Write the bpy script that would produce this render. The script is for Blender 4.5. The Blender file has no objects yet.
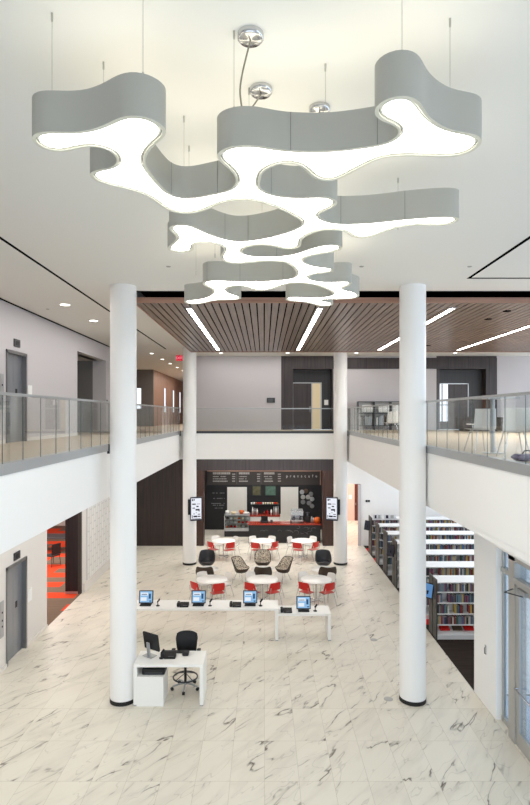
import bpy, math, random
from mathutils import Matrix, Vector
from mathutils.geometry import tessellate_polygon

random.seed(7)
SC = bpy.context.scene
COL = SC.collection
PI = math.pi
F, VX, VY, H = 550.0, 264.0, 415.0, 6.4        # focal length (px), principal point, eye height

def R(d): return math.radians(d)
def at(px, py, D):                              # point of the place seen at a pixel, at distance D
    return Vector(((px - VX) * D / F, D, H - (py - VY) * D / F))

# ------------------------------------------------------------------ materials
def lin(c):
    return tuple((v / 12.92 if v <= .04045 else ((v + .055) / 1.055) ** 2.4) for v in c)
def rgb(r, g, b): return lin((r / 255, g / 255, b / 255)) + (1,)
MATS = {}
def mat(name, col, rough=.5, metal=0, spec=.5, emit=None, es=0, bump=0, bscale=60, vary=0, vscale=3):
    m = bpy.data.materials.new(name); m.use_nodes = True
    nt = m.node_tree; b = nt.nodes['Principled BSDF']
    b.inputs['Base Color'].default_value = col
    b.inputs['Roughness'].default_value = rough
    b.inputs['Metallic'].default_value = metal
    b.inputs['Specular IOR Level'].default_value = spec
    if emit:
        b.inputs['Emission Color'].default_value = emit
        b.inputs['Emission Strength'].default_value = es
    if bump or vary:
        tc = nt.nodes.new('ShaderNodeTexCoord')
        if bump:
            n = nt.nodes.new('ShaderNodeTexNoise'); n.inputs['Scale'].default_value = bscale
            nt.links.new(tc.outputs['Object'], n.inputs['Vector'])
            bp = nt.nodes.new('ShaderNodeBump'); bp.inputs['Strength'].default_value = bump
            bp.inputs['Distance'].default_value = .01
            nt.links.new(n.outputs[0], bp.inputs['Height']); nt.links.new(bp.outputs[0], b.inputs['Normal'])
        if vary:
            n = nt.nodes.new('ShaderNodeTexNoise'); n.inputs['Scale'].default_value = vscale
            nt.links.new(tc.outputs['Object'], n.inputs['Vector'])
            mx = nt.nodes.new('ShaderNodeMixRGB'); mx.blend_type = 'MULTIPLY'; mx.inputs[0].default_value = 1
            mx.inputs[1].default_value = col
            cr = nt.nodes.new('ShaderNodeValToRGB')
            cr.color_ramp.elements[0].position = .3; cr.color_ramp.elements[1].position = .7
            cr.color_ramp.elements[0].color = (1 - vary,) * 3 + (1,); cr.color_ramp.elements[1].color = (1, 1, 1, 1)
            nt.links.new(n.outputs[0], cr.inputs[0]); nt.links.new(cr.outputs[0], mx.inputs[2])
            nt.links.new(mx.outputs[0], b.inputs['Base Color'])
    MATS[name] = m
    return m
def emat(name, col, s):
    m = bpy.data.materials.new(name); m.use_nodes = True
    nt = m.node_tree; nt.nodes.clear()
    o = nt.nodes.new('ShaderNodeOutputMaterial'); e = nt.nodes.new('ShaderNodeEmission')
    e.inputs[0].default_value = col; e.inputs[1].default_value = s
    nt.links.new(e.outputs[0], o.inputs[0]); MATS[name] = m
    return m
def glass(name, tint, refl=.06, rough=.02):
    m = bpy.data.materials.new(name); m.use_nodes = True
    nt = m.node_tree; nt.nodes.clear()
    o = nt.nodes.new('ShaderNodeOutputMaterial'); t = nt.nodes.new('ShaderNodeBsdfTransparent')
    t.inputs[0].default_value = tint
    g = nt.nodes.new('ShaderNodeBsdfGlossy'); g.inputs['Roughness'].default_value = rough
    fr = nt.nodes.new('ShaderNodeFresnel'); fr.inputs[0].default_value = 1.45
    ad = nt.nodes.new('ShaderNodeMath'); ad.operation = 'MULTIPLY'; ad.use_clamp = True
    ad.inputs[1].default_value = refl
    mx = nt.nodes.new('ShaderNodeMixShader')
    nt.links.new(fr.outputs[0], ad.inputs[0]); nt.links.new(ad.outputs[0], mx.inputs[0])
    nt.links.new(t.outputs[0], mx.inputs[1]); nt.links.new(g.outputs[0], mx.inputs[2])
    nt.links.new(mx.outputs[0], o.inputs[0]); MATS[name] = m
    return m
def wood(name, c1, c2, axis='Z', rough=.4, joint=None):
    m = bpy.data.materials.new(name); m.use_nodes = True
    nt = m.node_tree; b = nt.nodes['Principled BSDF']; b.inputs['Roughness'].default_value = rough
    tc = nt.nodes.new('ShaderNodeTexCoord'); mp = nt.nodes.new('ShaderNodeMapping')
    s = {'X': (.6, 14, 14), 'Y': (14, .6, 14), 'Z': (14, 14, .6)}[axis]
    mp.inputs['Scale'].default_value = s
    n = nt.nodes.new('ShaderNodeTexNoise'); n.inputs['Scale'].default_value = 1.3; n.inputs['Detail'].default_value = 5
    cr = nt.nodes.new('ShaderNodeValToRGB'); cr.color_ramp.elements[0].position = .3; cr.color_ramp.elements[1].position = .72
    cr.color_ramp.elements[0].color = c1; cr.color_ramp.elements[1].color = c2
    nt.links.new(tc.outputs['Object'], mp.inputs[0]); nt.links.new(mp.outputs[0], n.inputs[0])
    nt.links.new(n.outputs[0], cr.inputs[0])
    out = cr.outputs[0]
    if joint:                                   # panel joints every «joint» metres along X
        sx = nt.nodes.new('ShaderNodeSeparateXYZ'); nt.links.new(tc.outputs['Object'], sx.inputs[0])
        dv = nt.nodes.new('ShaderNodeMath'); dv.operation = 'DIVIDE'; dv.inputs[1].default_value = joint
        fr = nt.nodes.new('ShaderNodeMath'); fr.operation = 'FRACT'
        lt = nt.nodes.new('ShaderNodeMath'); lt.operation = 'LESS_THAN'; lt.inputs[1].default_value = .022
        nt.links.new(sx.outputs[0], dv.inputs[0]); nt.links.new(dv.outputs[0], fr.inputs[0]); nt.links.new(fr.outputs[0], lt.inputs[0])
        mx = nt.nodes.new('ShaderNodeMixRGB'); mx.inputs[2].default_value = (.004, .003, .003, 1)
        nt.links.new(lt.outputs[0], mx.inputs[0]); nt.links.new(out, mx.inputs[1]); out = mx.outputs[0]
    nt.links.new(out, b.inputs['Base Color']); MATS[name] = m
    return m

mat('white_wall', rgb(245, 244, 242), .65, spec=.3, bump=.03, bscale=90)
mat('lilac_wall', rgb(202, 198, 201), .7, spec=.25, bump=.03, bscale=90)
mat('warm_wall', rgb(226, 221, 216), .7, spec=.25, bump=.03, bscale=90)
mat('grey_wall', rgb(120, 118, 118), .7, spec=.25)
mat('ceiling_white', rgb(238, 237, 232), .75, spec=.2, bump=.02, bscale=120)
mat('column_white', rgb(245, 244, 243), .4, spec=.4)
mat('black', (.006, .006, .007, 1), .55)
mat('soft_black', (.012, .012, .014, 1), .7, bump=.2, bscale=250)
mat('slot_black', (.006, .006, .006, 1), .9, spec=0)
mat('alu', rgb(176, 178, 180), .35, .55)
mat('chrome', rgb(205, 205, 207), .16, 1)
mat('steel_door', rgb(150, 154, 162), .3, .6, vary=.12, vscale=1.2)
mat('steel_frame', rgb(138, 139, 141), .3, .8)
mat('frame_grey', rgb(178, 176, 172), .4, .3)
mat('desk_white', rgb(244, 243, 240), .35)
mat('table_white', rgb(244, 242, 238), .28)
mat('plastic_white', rgb(238, 236, 232), .35)
mat('plastic_red', rgb(208, 30, 24), .35)
mat('counter_red', rgb(150, 52, 36), .25)
mat('chair_brown', rgb(62, 50, 40), .6)
mat('chair_dark', rgb(44, 44, 50), .45)
mat('lamp_grey', rgb(182, 180, 172), .45, spec=.35)
mat('lamp_lip', rgb(222, 220, 205), .4)
mat('lamp_seam', rgb(110, 110, 104), .6)
mat('wire', rgb(190, 190, 185), .3, .8)
mat('cord', rgb(150, 146, 130), .4, .3)
mat('paper', rgb(240, 240, 238), .7)
mat('metal_dark', rgb(70, 72, 76), .4, .6)
mat('orange', rgb(205, 92, 24), .4)
mat('cream', rgb(232, 214, 176), .5)
mat('glass_edge', rgb(96, 112, 112), .3)
mat('purple', rgb(62, 58, 110), .6)
mat('brown_box', rgb(88, 70, 56), .6)
mat('bench_dark', rgb(48, 40, 36), .6)
mat('chalk', rgb(205, 205, 205), .8)
mat('chalk_dim', rgb(165, 162, 158), .8)
mat('chalk_grey', rgb(120, 120, 122), .8)
mat('board_dark', rgb(52, 47, 45), .5)
mat('cafe_black', rgb(24, 23, 26), .5)
mat('green_art', rgb(84, 116, 100), .4, vary=.4, vscale=6)
mat('olive_art', rgb(96, 92, 62), .4, vary=.5, vscale=6)
mat('green_dark', rgb(34, 46, 44), .4)
mat('shelf_white', rgb(228, 228, 228), .4)
mat('shelf_end', rgb(66, 62, 58), .5, vary=.2, vscale=6)
mat('floor_tan', rgb(190, 172, 146), .45, vary=.12, vscale=2)
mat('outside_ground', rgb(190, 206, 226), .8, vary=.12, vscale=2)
mat('pink_wall', rgb(222, 196, 186), .7)
mat('red_brown', rgb(84, 40, 30), .5)
mat('screen_dark', rgb(26, 28, 48), .3)
emat('screen_white', rgb(240, 243, 252), 1.0)
emat('screen_blue', rgb(150, 196, 236), .95)
emat('screen_page', rgb(232, 240, 248), 1.0)
emat('screen_mark', rgb(70, 110, 160), .6)
emat('kiosk_blue', rgb(104, 152, 205), .8)
emat('exit_red', rgb(220, 40, 62), .85)
emat('exit_letter', rgb(255, 150, 165), 1.3)
emat('lamp_down', (1, .985, .94, 1), 11.0)
emat('lamp_up', (1, .93, .74, 1), 2.6)
emat('strip', (1, .94, .84, 1), 30.0)
emat('downlight', (1, .95, .86, 1), 8.0)
emat('window_day', (.86, .92, 1, 1), 1.6)
glass('rail_glass', (.975, .988, .984, 1), .3)
glass('door_glass', (.92, .96, .99, 1), .5)
glass('case_glass', (.94, .96, .96, 1), .5)
wood('wood_dark', rgb(28, 18, 15), rgb(50, 33, 27), 'Z', .5, joint=.62)
wood('wood_panel', rgb(48, 40, 41), rgb(68, 57, 58), 'Z', .42, joint=1.0)
wood('wood_jamb', rgb(48, 30, 25), rgb(72, 46, 38), 'Z', .3)
wood('wood_header', rgb(40, 32, 33), rgb(56, 46, 48), 'Z', .4, joint=.93)
wood('wood_slat', rgb(108, 92, 85), rgb(148, 131, 122), 'Y', .32)
wood('wood_edge', rgb(150, 112, 94), rgb(180, 140, 120), 'X', .4)
wood('wood_wall', rgb(150, 116, 100), rgb(180, 146, 128), 'Z', .5)
wood('wood_black', rgb(26, 24, 27), rgb(38, 35, 38), 'Z', .4, joint=1.0)

def marble():
    m = bpy.data.materials.new('marble_tiles'); m.use_nodes = True
    nt = m.node_tree; L = nt.links.new; N = nt.nodes.new
    b = nt.nodes['Principled BSDF']
    tc = N('ShaderNodeTexCoord'); sp = N('ShaderNodeSeparateXYZ'); L(tc.outputs['Object'], sp.inputs[0])
    def math_(op, a, bb=None, clamp=False):
        n = N('ShaderNodeMath'); n.operation = op; n.use_clamp = clamp
        for i, v in enumerate((a, bb)):
            if v is None: continue
            if isinstance(v, (int, float)): n.inputs[i].default_value = v
            else: L(v, n.inputs[i])
        return n.outputs[0]
    u = math_('DIVIDE', math_('SUBTRACT', sp.outputs[0], .01), .605)
    v = math_('DIVIDE', math_('SUBTRACT', sp.outputs[1], 9.61), 1.19)
    cb = N('ShaderNodeCombineXYZ'); L(math_('FLOOR', u), cb.inputs[0]); L(math_('FLOOR', v), cb.inputs[1])
    wn = N('ShaderNodeTexWhiteNoise'); wn.noise_dimensions = '3D'; L(cb.outputs[0], wn.inputs['Vector'])
    sc = N('ShaderNodeVectorMath'); sc.operation = 'SCALE'; sc.inputs['Scale'].default_value = 30; L(wn.outputs['Color'], sc.inputs[0])
    ad = N('ShaderNodeVectorMath'); ad.operation = 'ADD'; L(tc.outputs['Object'], ad.inputs[0]); L(sc.outputs[0], ad.inputs[1])
    mp = N('ShaderNodeMapping'); mp.vector_type = 'TEXTURE'; mp.inputs['Rotation'].default_value = (0, 0, R(52)); mp.inputs['Scale'].default_value = (2.1, .55, 1)
    L(ad.outputs[0], mp.inputs[0])
    def vein(scale, width, detail, rough, dist):
        n = N('ShaderNodeTexNoise'); n.inputs['Scale'].default_value = scale; n.inputs['Detail'].default_value = detail
        n.inputs['Roughness'].default_value = rough; n.inputs['Distortion'].default_value = dist
        L(mp.outputs[0], n.inputs['Vector'])
        a = math_('ABSOLUTE', math_('SUBTRACT', n.outputs[0], .5))
        return math_('SUBTRACT', 1, math_('DIVIDE', a, width), True)
    mk = N('ShaderNodeTexNoise'); mk.inputs['Scale'].default_value = 2.3; L(mp.outputs[0], mk.inputs['Vector'])
    cr = N('ShaderNodeValToRGB'); cr.color_ramp.elements[0].position = .50; cr.color_ramp.elements[1].position = .66
    L(mk.outputs[0], cr.inputs[0])
    v1 = math_('MULTIPLY', math_('MULTIPLY', vein(1.0, .015, 4, .48, .3), cr.outputs[0]), .95)
    v2 = math_('MULTIPLY', vein(1.7, .008, 2, .45, .3), .22)
    soft = math_('MULTIPLY', vein(1.0, .07, 4, .48, .3), .10)
    tot = math_('ADD', math_('ADD', v1, v2, True), soft, True)
    cl = N('ShaderNodeTexNoise'); cl.inputs['Scale'].default_value = 1.2; L(mp.outputs[0], cl.inputs['Vector'])
    base = N('ShaderNodeMixRGB'); L(cl.outputs[0], base.inputs[0])
    base.inputs[1].default_value = rgb(231, 226, 213); base.inputs[2].default_value = rgb(221, 214, 200)
    mx = N('ShaderNodeMixRGB'); L(tot, mx.inputs[0]); L(base.outputs[0], mx.inputs[1]); mx.inputs[2].default_value = rgb(98, 88, 74)
    fu = math_('FRACT', u); fv = math_('FRACT', v)
    ju = math_('LESS_THAN', math_('MINIMUM', fu, math_('SUBTRACT', 1, fu)), .005)
    jv = math_('LESS_THAN', math_('MINIMUM', fv, math_('SUBTRACT', 1, fv)), .003)
    j = math_('MAXIMUM', ju, jv)
    mj = N('ShaderNodeMixRGB'); L(math_('MULTIPLY', j, .6), mj.inputs[0]); L(mx.outputs[0], mj.inputs[1]); mj.inputs[2].default_value = rgb(168, 158, 140)
    L(mj.outputs[0], b.inputs['Base Color']); b.inputs['Roughness'].default_value = .34
    b.inputs['Specular IOR Level'].default_value = .35
    MATS['marble'] = m
marble()

def carpet(name, cells, base1, base2, accent, thr):
    m = bpy.data.materials.new(name); m.use_nodes = True
    nt = m.node_tree; L = nt.links.new; N = nt.nodes.new; b = nt.nodes['Principled BSDF']
    tc = N('ShaderNodeTexCoord'); mp = N('ShaderNodeMapping'); mp.inputs['Scale'].default_value = (1 / cells[0], 1 / cells[1], 1)
    L(tc.outputs['Object'], mp.inputs[0])
    fl = N('ShaderNodeVectorMath'); fl.operation = 'FLOOR'; L(mp.outputs[0], fl.inputs[0])
    wn = N('ShaderNodeTexWhiteNoise'); wn.noise_dimensions = '2D'; L(fl.outputs[0], wn.inputs['Vector'])
    gt = N('ShaderNodeMath'); gt.operation = 'GREATER_THAN'; gt.inputs[1].default_value = thr; L(wn.outputs['Value'], gt.inputs[0])
    w2 = N('ShaderNodeTexNoise'); w2.inputs['Scale'].default_value = 3; mp2 = N('ShaderNodeMapping'); mp2.inputs['Scale'].default_value = (.3, 4, 1)
    L(tc.outputs['Object'], mp2.inputs[0]); L(mp2.outputs[0], w2.inputs['Vector'])
    mb = N('ShaderNodeMixRGB'); L(w2.outputs[0], mb.inputs[0]); mb.inputs[1].default_value = base1; mb.inputs[2].default_value = base2
    mx = N('ShaderNodeMixRGB'); L(gt.outputs[0], mx.inputs[0]); L(mb.outputs[0], mx.inputs[1]); mx.inputs[2].default_value = accent
    L(mx.outputs[0], b.inputs['Base Color']); b.inputs['Roughness'].default_value = .95; b.inputs['Specular IOR Level'].default_value = .1
    MATS[name] = m
carpet('carpet_left', (.95, .62), rgb(104, 88, 76), rgb(132, 112, 96), rgb(214, 74, 44), .60)
carpet('carpet_right', (.6, .6), rgb(38, 32, 30), rgb(62, 52, 46), rgb(196, 44, 44), .9)

def embossed():
    m = bpy.data.materials.new('embossed_panel'); m.use_nodes = True
    nt = m.node_tree; L = nt.links.new; N = nt.nodes.new; b = nt.nodes['Principled BSDF']
    tc = N('ShaderNodeTexCoord'); sp = N('ShaderNodeSeparateXYZ'); L(tc.outputs['Object'], sp.inputs[0])
    cb = N('ShaderNodeCombineXYZ'); L(sp.outputs[2], cb.inputs[0]); L(sp.outputs[1], cb.inputs[1])
    br = N('ShaderNodeTexBrick'); L(cb.outputs[0], br.inputs['Vector'])
    br.inputs['Scale'].default_value = 1; br.inputs['Brick Width'].default_value = .52; br.inputs['Row Height'].default_value = .25
    br.inputs['Mortar Size'].default_value = .02; br.inputs['Mortar Smooth'].default_value = .3
    br.inputs['Color1'].default_value = rgb(238, 236, 233); br.inputs['Color2'].default_value = rgb(230, 228, 225)
    br.inputs['Mortar'].default_value = rgb(208, 206, 204)
    L(br.outputs['Color'], b.inputs['Base Color']); b.inputs['Roughness'].default_value = .5
    bp = N('ShaderNodeBump'); bp.inputs['Strength'].default_value = .8; bp.inputs['Distance'].default_value = .03; bp.invert = True
    L(br.outputs['Fac'], bp.inputs['Height']); L(bp.outputs[0], b.inputs['Normal'])
    MATS['embossed'] = m
embossed()

def wicker():
    m = bpy.data.materials.new('wicker'); m.use_nodes = True
    nt = m.node_tree; L = nt.links.new; N = nt.nodes.new; b = nt.nodes['Principled BSDF']
    tc = N('ShaderNodeTexCoord')
    vo = N('ShaderNodeTexVoronoi'); vo.feature = 'DISTANCE_TO_EDGE'; vo.inputs['Scale'].default_value = 17
    L(tc.outputs['Object'], vo.inputs['Vector'])
    cr = N('ShaderNodeValToRGB'); cr.color_ramp.elements[0].position = .12; cr.color_ramp.elements[1].position = .2
    cr.color_ramp.elements[0].color = rgb(222, 210, 192); cr.color_ramp.elements[1].color = rgb(66, 54, 44)
    L(vo.outputs['Distance'], cr.inputs[0]); L(cr.outputs[0], b.inputs['Base Color']); b.inputs['Roughness'].default_value = .7
    MATS['wicker'] = m
wicker()
def book_mat():
    m = bpy.data.materials.new('book_cover'); m.use_nodes = True
    nt = m.node_tree; b = nt.nodes['Principled BSDF']
    oi = nt.nodes.new('ShaderNodeObjectInfo'); nt.links.new(oi.outputs['Color'], b.inputs['Base Color'])
    b.inputs['Roughness'].default_value = .5; MATS['book'] = m
book_mat()

# ------------------------------------------------------------------ mesh builder
class MB:
    def __init__(self): self.v = []; self.f = []; self.mi = []; self.sm = []; self.M = Matrix.Identity(4); self.k = 0; self.s = False
    def add(self, vs, fs, smooth=None):
        o = len(self.v); self.v += [tuple(self.M @ Vector(p)) for p in vs]
        flip = self.M.determinant() < 0
        for f in fs:
            g = [i + o for i in f]; self.f.append(g[::-1] if flip else g); self.mi.append(self.k)
            self.sm.append(self.s if smooth is None else smooth)
        return self
    def box(self, x0, x1, y0, y1, z0, z1):
        v = [(x, y, z) for z in (z0, z1) for y in (y0, y1) for x in (x0, x1)]
        return self.add(v, [(0, 2, 3, 1), (4, 5, 7, 6), (0, 1, 5, 4), (2, 6, 7, 3), (0, 4, 6, 2), (1, 3, 7, 5)])
    def rbox(self, x0, x1, y0, y1, z0, z1, b=.01):    # box with chamfered vertical and top edges
        r = [(x0 + b, y0), (x1 - b, y0), (x1, y0 + b), (x1, y1 - b), (x1 - b, y1), (x0 + b, y1), (x0, y1 - b), (x0, y0 + b)]
        cx, cy = (x0 + x1) / 2, (y0 + y1) / 2
        def ins(p): return (p[0] - b * (1 if p[0] > cx else -1), p[1] - b * (1 if p[1] > cy else -1))
        ring = [[(x, y, z0 + b) for x, y in r], [(x, y, z1 - b) for x, y in r]]
        low = [ins(p) + (z0,) for p in r]; top = [ins(p) + (z1,) for p in r]
        allr = [low] + ring + [top]; n = 8; v = [p for q in allr for p in q]; f = []
        for k in range(3):
            for i in range(n): f.append((k * n + i, k * n + (i + 1) % n, (k + 1) * n + (i + 1) % n, (k + 1) * n + i))
        f.append(tuple(range(n))[::-1]); f.append(tuple(range(3 * n, 4 * n)))
        return self.add(v, f)
    def cyl(self, cx, cy, z0, z1, r0, r1=None, n=24, smooth=True, caps=True):
        r1 = r0 if r1 is None else r1
        v = [(cx + r * math.cos(2 * PI * i / n), cy + r * math.sin(2 * PI * i / n), z) for r, z in ((r0, z0), (r1, z1)) for i in range(n)]
        self.add(v, [(i, (i + 1) % n, n + (i + 1) % n, n + i) for i in range(n)], smooth)
        if caps:
            self.add(v[:n], [tuple(range(n))[::-1]], False); self.add(v[n:], [tuple(range(n))], False)
        return self
    def lathe(self, prof, cx=0, cy=0, n=32, caps=True):
        v = [(cx + r * math.cos(2 * PI * i / n), cy + r * math.sin(2 * PI * i / n), z) for r, z in prof for i in range(n)]
        f = []
        for k in range(len(prof) - 1):
            for i in range(n): f.append((k * n + i, k * n + (i + 1) % n, (k + 1) * n + (i + 1) % n, (k + 1) * n + i))
        self.add(v, f, True)
        if caps and prof[0][0] > 1e-4: self.add(v[:n], [tuple(range(n))[::-1]], False)
        if caps and prof[-1][0] > 1e-4: self.add(v[-n:], [tuple(range(n))], False)
        return self
    def tube(self, pts, r, n=8, closed=False):
        pts = [Vector(p) for p in pts]; m = len(pts); v = []
        for i, p in enumerate(pts):
            a = pts[(i - 1) % m] if (closed or i > 0) else p
            b = pts[(i + 1) % m] if (closed or i < m - 1) else p
            t = (b - a).normalized(); up = Vector((0, 0, 1)) if abs(t.z) < .9 else Vector((1, 0, 0))
            s = t.cross(up).normalized(); w = s.cross(t)
            for k in range(n):
                q = 2 * PI * k / n; v.append(p + s * (r * math.cos(q)) + w * (r * math.sin(q)))
        f = []
        for i in range(m if closed else m - 1):
            for k in range(n):
                a, b = i * n + k, i * n + (k + 1) % n; c, d = ((i + 1) % m) * n + (k + 1) % n, ((i + 1) % m) * n + k
                f.append((a, b, c, d))
        self.add(v, f, True)
        if not closed:
            self.add(v[:n], [tuple(range(n))[::-1]], False); self.add(v[-n:], [tuple(range(n))], False)
        return self
    def grid(self, fn, nu, nv, smooth=True, closed=False):
        v = [fn(i / (nu if closed else nu - 1), j / (nv - 1)) for i in range(nu) for j in range(nv)]; f = []
        for i in range(nu if closed else nu - 1):
            for j in range(nv - 1):
                a = i * nv + j; b = ((i + 1) % nu) * nv + j
                f.append((a, b, b + 1, a + 1))
        return self.add(v, f, smooth)
    def build(self, name, mats, parent=None, label=None, cat=None, group=None, kind=None, loc=None):
        me = bpy.data.meshes.new(name); me.from_pydata(self.v, [], self.f)
        for mm in ([mats] if isinstance(mats, str) else mats): me.materials.append(MATS[mm])
        me.polygons.foreach_set('material_index', self.mi); me.polygons.foreach_set('use_smooth', self.sm)
        me.update(); o = bpy.data.objects.new(name, me); COL.objects.link(o)
        if parent is not None: o.parent = parent
        if loc is not None: o.location = loc
        return tag(o, label, cat, group, kind)
def tag(o, label=None, cat=None, group=None, kind=None):
    for k, v in (('label', label), ('category', cat), ('group', group), ('kind', kind)):
        if v: o[k] = v
    return o
def empty(name, label, cat, loc=(0, 0, 0), rz=0, group=None, kind=None):
    o = bpy.data.objects.new(name, None); COL.objects.link(o); o.empty_display_size = .1
    o.location = loc; o.rotation_euler = (0, 0, rz)
    return tag(o, label, cat, group, kind)
def dup(o, parent=None):
    c = o.copy(); COL.objects.link(c)
    if parent is not None: c.parent = parent
    for ch in list(o.children): dup(ch, c)
    return c
def S(name, mb, mats, label, cat):
    return mb.build(name, mats, None, label, cat, None, 'structure')
def text_mesh(body, size, depth=.004):
    cu = bpy.data.curves.new('lettering', 'FONT'); cu.body = body; cu.size = size; cu.extrude = depth
    cu.align_x = 'CENTER'; cu.align_y = 'CENTER'
    o = bpy.data.objects.new('lettering', cu); COL.objects.link(o)
    dg = bpy.context.evaluated_depsgraph_get(); me = bpy.data.meshes.new_from_object(o.evaluated_get(dg))
    bpy.data.objects.remove(o); bpy.data.curves.remove(cu)
    return me
def text(name, body, size, m, parent, loc, rot):
    me = text_mesh(body, size); me.materials.clear(); me.materials.append(MATS[m])
    o = bpy.data.objects.new(name, me); COL.objects.link(o); o.parent = parent; o.location = loc; o.rotation_euler = rot
    return o
Z2, ZC, ZW, ZS = 5.68, 9.29, 9.08, 4.47        # upper floor, white ceiling, wood ceiling, slab underside

# ------------------------------------------------------------------ camera
cd = bpy.data.cameras.new('camera'); cam = bpy.data.objects.new('camera', cd); COL.objects.link(cam)
cam.location = (0, 0, H); cam.rotation_euler = (PI / 2, 0, 0)
cd.sensor_fit = 'HORIZONTAL'; cd.sensor_width = 36; cd.lens = F / 530 * 36
cd.shift_x = (265 - VX) / 530; cd.shift_y = (VY - 402.5) / 530; cd.clip_start = .05; cd.clip_end = 200
SC.camera = cam

# ------------------------------------------------------------------ the setting: floors, walls, ceilings
S('floor', MB().box(-6.55, 4.87, -1, 34, -.2, 0).box(-6.85, -6.55, -1, 15.3, -.2, .0015).box(4.87, 5.1, -1, 12.6, -.2, 0).box(4.87, 6.4, 27.1, 33.4, -.2, 0), 'marble', 'cream marble tile floor with dark diagonal veins across the atrium', 'floor')
S('floor_library', MB().box(4.87, 15, 12.75, 27, -.2, 0), 'carpet_right', 'dark carpet floor under the bookcases with a red square', 'floor')
S('floor_lounge', MB().box(-16, -6.55, 15, 34, -.2, 0), 'carpet_left', 'brown and orange carpet tiles beyond the left opening', 'floor')
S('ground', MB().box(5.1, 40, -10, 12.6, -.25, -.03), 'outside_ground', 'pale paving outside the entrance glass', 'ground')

S('wall_behind', MB().box(-6.85, 7, -1.4, -1.2, 5.5, ZC + .3), 'white_wall', 'white upper wall behind the viewer', 'wall')
# lower left wall with lift and opening
w = MB(); xa, xb = -6.85, -6.55
for y0, y1, z0, z1 in ((-1, 14.0, 0, ZS), (14.0, 15.1, 2.5, ZS), (15.1, 16.6, 0, ZS), (16.6, 19.8, 3.7, ZS), (19.8, 26.9, 0, ZS)):
    w.box(xa, xb, y0, y1, z0, z1)
S('wall_left', w, 'warm_wall', 'pale lower left wall with the lift door and the carpeted opening', 'wall')
S('wall_panel', MB().box(-6.55, -6.5, 20.25, 26.9, .33, ZS), 'embossed', 'white embossed wall panel beside the carpeted opening', 'wall panel')
S('baseboard_left', MB().box(-6.55, -6.515, 15.15, 16.58, 0, .09).box(-6.55, -6.515, -1, 13.95, 0, .09).box(-6.55, -6.47, 19.85, 26.9, 0, .32), 'warm_wall', 'white baseboard along the lower left wall', 'baseboard')
w = MB()
for y0, y1, z0, z1 in ((-1, 13.98, Z2, ZC), (13.98, 15.1, 8.05, ZC), (15.1, 19.3, Z2, ZC), (19.3, 22.8, 8.65, ZC), (22.8, 28.2, Z2, ZC)):
    w.box(-7.1 if y0 > 19 else xa, xb, y0, y1, z0, z1)
S('wall_left_upper', w, 'lilac_wall', 'pale upper left wall with the lift door and a recessed passage', 'wall')
S('baseboard_left_upper', MB().box(-6.55, -6.53, 15.15, 19.28, Z2, Z2 + .1).box(-6.55, -6.53, -1, 13.9, Z2, Z2 + .1), 'warm_wall', 'thin baseboard of the upper left wall', 'baseboard')
# recess behind upper opening
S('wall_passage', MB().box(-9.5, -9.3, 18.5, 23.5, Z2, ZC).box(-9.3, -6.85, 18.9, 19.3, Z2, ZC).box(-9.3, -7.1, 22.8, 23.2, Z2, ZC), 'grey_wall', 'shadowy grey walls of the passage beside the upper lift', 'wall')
S('ceiling_passage', MB().box(-9.3, -6.85, 19.3, 22.8, 8.65, 8.75), 'warm_wall', 'low ceiling of the passage beside the upper lift', 'ceiling')
# lift shafts closed behind doors
# far-left lobby upstairs
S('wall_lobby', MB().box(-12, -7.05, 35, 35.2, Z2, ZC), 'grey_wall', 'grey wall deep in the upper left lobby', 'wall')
S('wall_lobby_wood', MB().box(-7.25, -7.05, 35.2, 48, Z2, ZC), 'wood_wall', 'timber clad wall running back in the upper left lobby', 'wall')
S('wall_lobby_end', MB().box(-7.05, -3.2, 48, 48.2, Z2, ZC).box(-3.4, -3.2, 27.2, 48, Z2, ZC).box(-12.2, -12, 28, 35, Z2, ZC).box(-12, -6.55, 28.0, 28.2, Z2, ZC), 'lilac_wall', 'end walls of the upper left lobby', 'wall')

# slabs: left, right, back bridge
S('balcony_left', MB().box(-6.55, -3.65, -1, 26.9, ZS, 5.56), 'white_wall', 'white left balcony front below the glass railing', 'balcony')
S('balcony_right', MB().box(3.65, 15, 12.75, 26.9, ZS, 5.56).box(3.65, 6.6, -1, 12.75, ZS, 5.56).box(3.68, 3.9, -1, 26.9, ZS - .13, ZS), 'white_wall', 'white right balcony front below the glass railing', 'balcony')
S('balcony_back', MB().box(-3.65, 3.65, 23.98, 26.9, ZS, 5.66), 'white_wall', 'white bridge front above the cafe', 'balcony')
S('slab_back', MB().box(-16, 15, 26.9, 34.2, ZS, Z2 - .12).box(-12, -3.2, 34.2, 48, ZS, Z2 - .12).box(-16, -6.55, 15, 26.9, ZS, Z2 - .12), 'white_wall', 'floor slab above the cafe and side rooms', 'slab')
f2 = MB().box(-6.55, -3.78, -1, 26.9, 5.56, Z2).box(-12, -6.55, 13, 48, 5.56, Z2).box(-6.55, -3.2, 26.9, 48, 5.56, Z2)
S('floor_upper_left', f2, 'floor_tan', 'tan floor of the upper left walkway', 'floor')
S('floor_upper_right', MB().box(3.78, 15, 12.75, 26.9, 5.56, Z2).box(3.78, 6.6, -1, 12.75, 5.56, Z2), 'floor_tan', 'tan floor of the upper right lounge', 'floor')
S('floor_upper_back', MB().box(-3.65, 3.65, 24.1, 26.9, 5.66, Z2 + .002), 'floor_tan', 'tan floor of the upper back bridge', 'floor')

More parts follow.
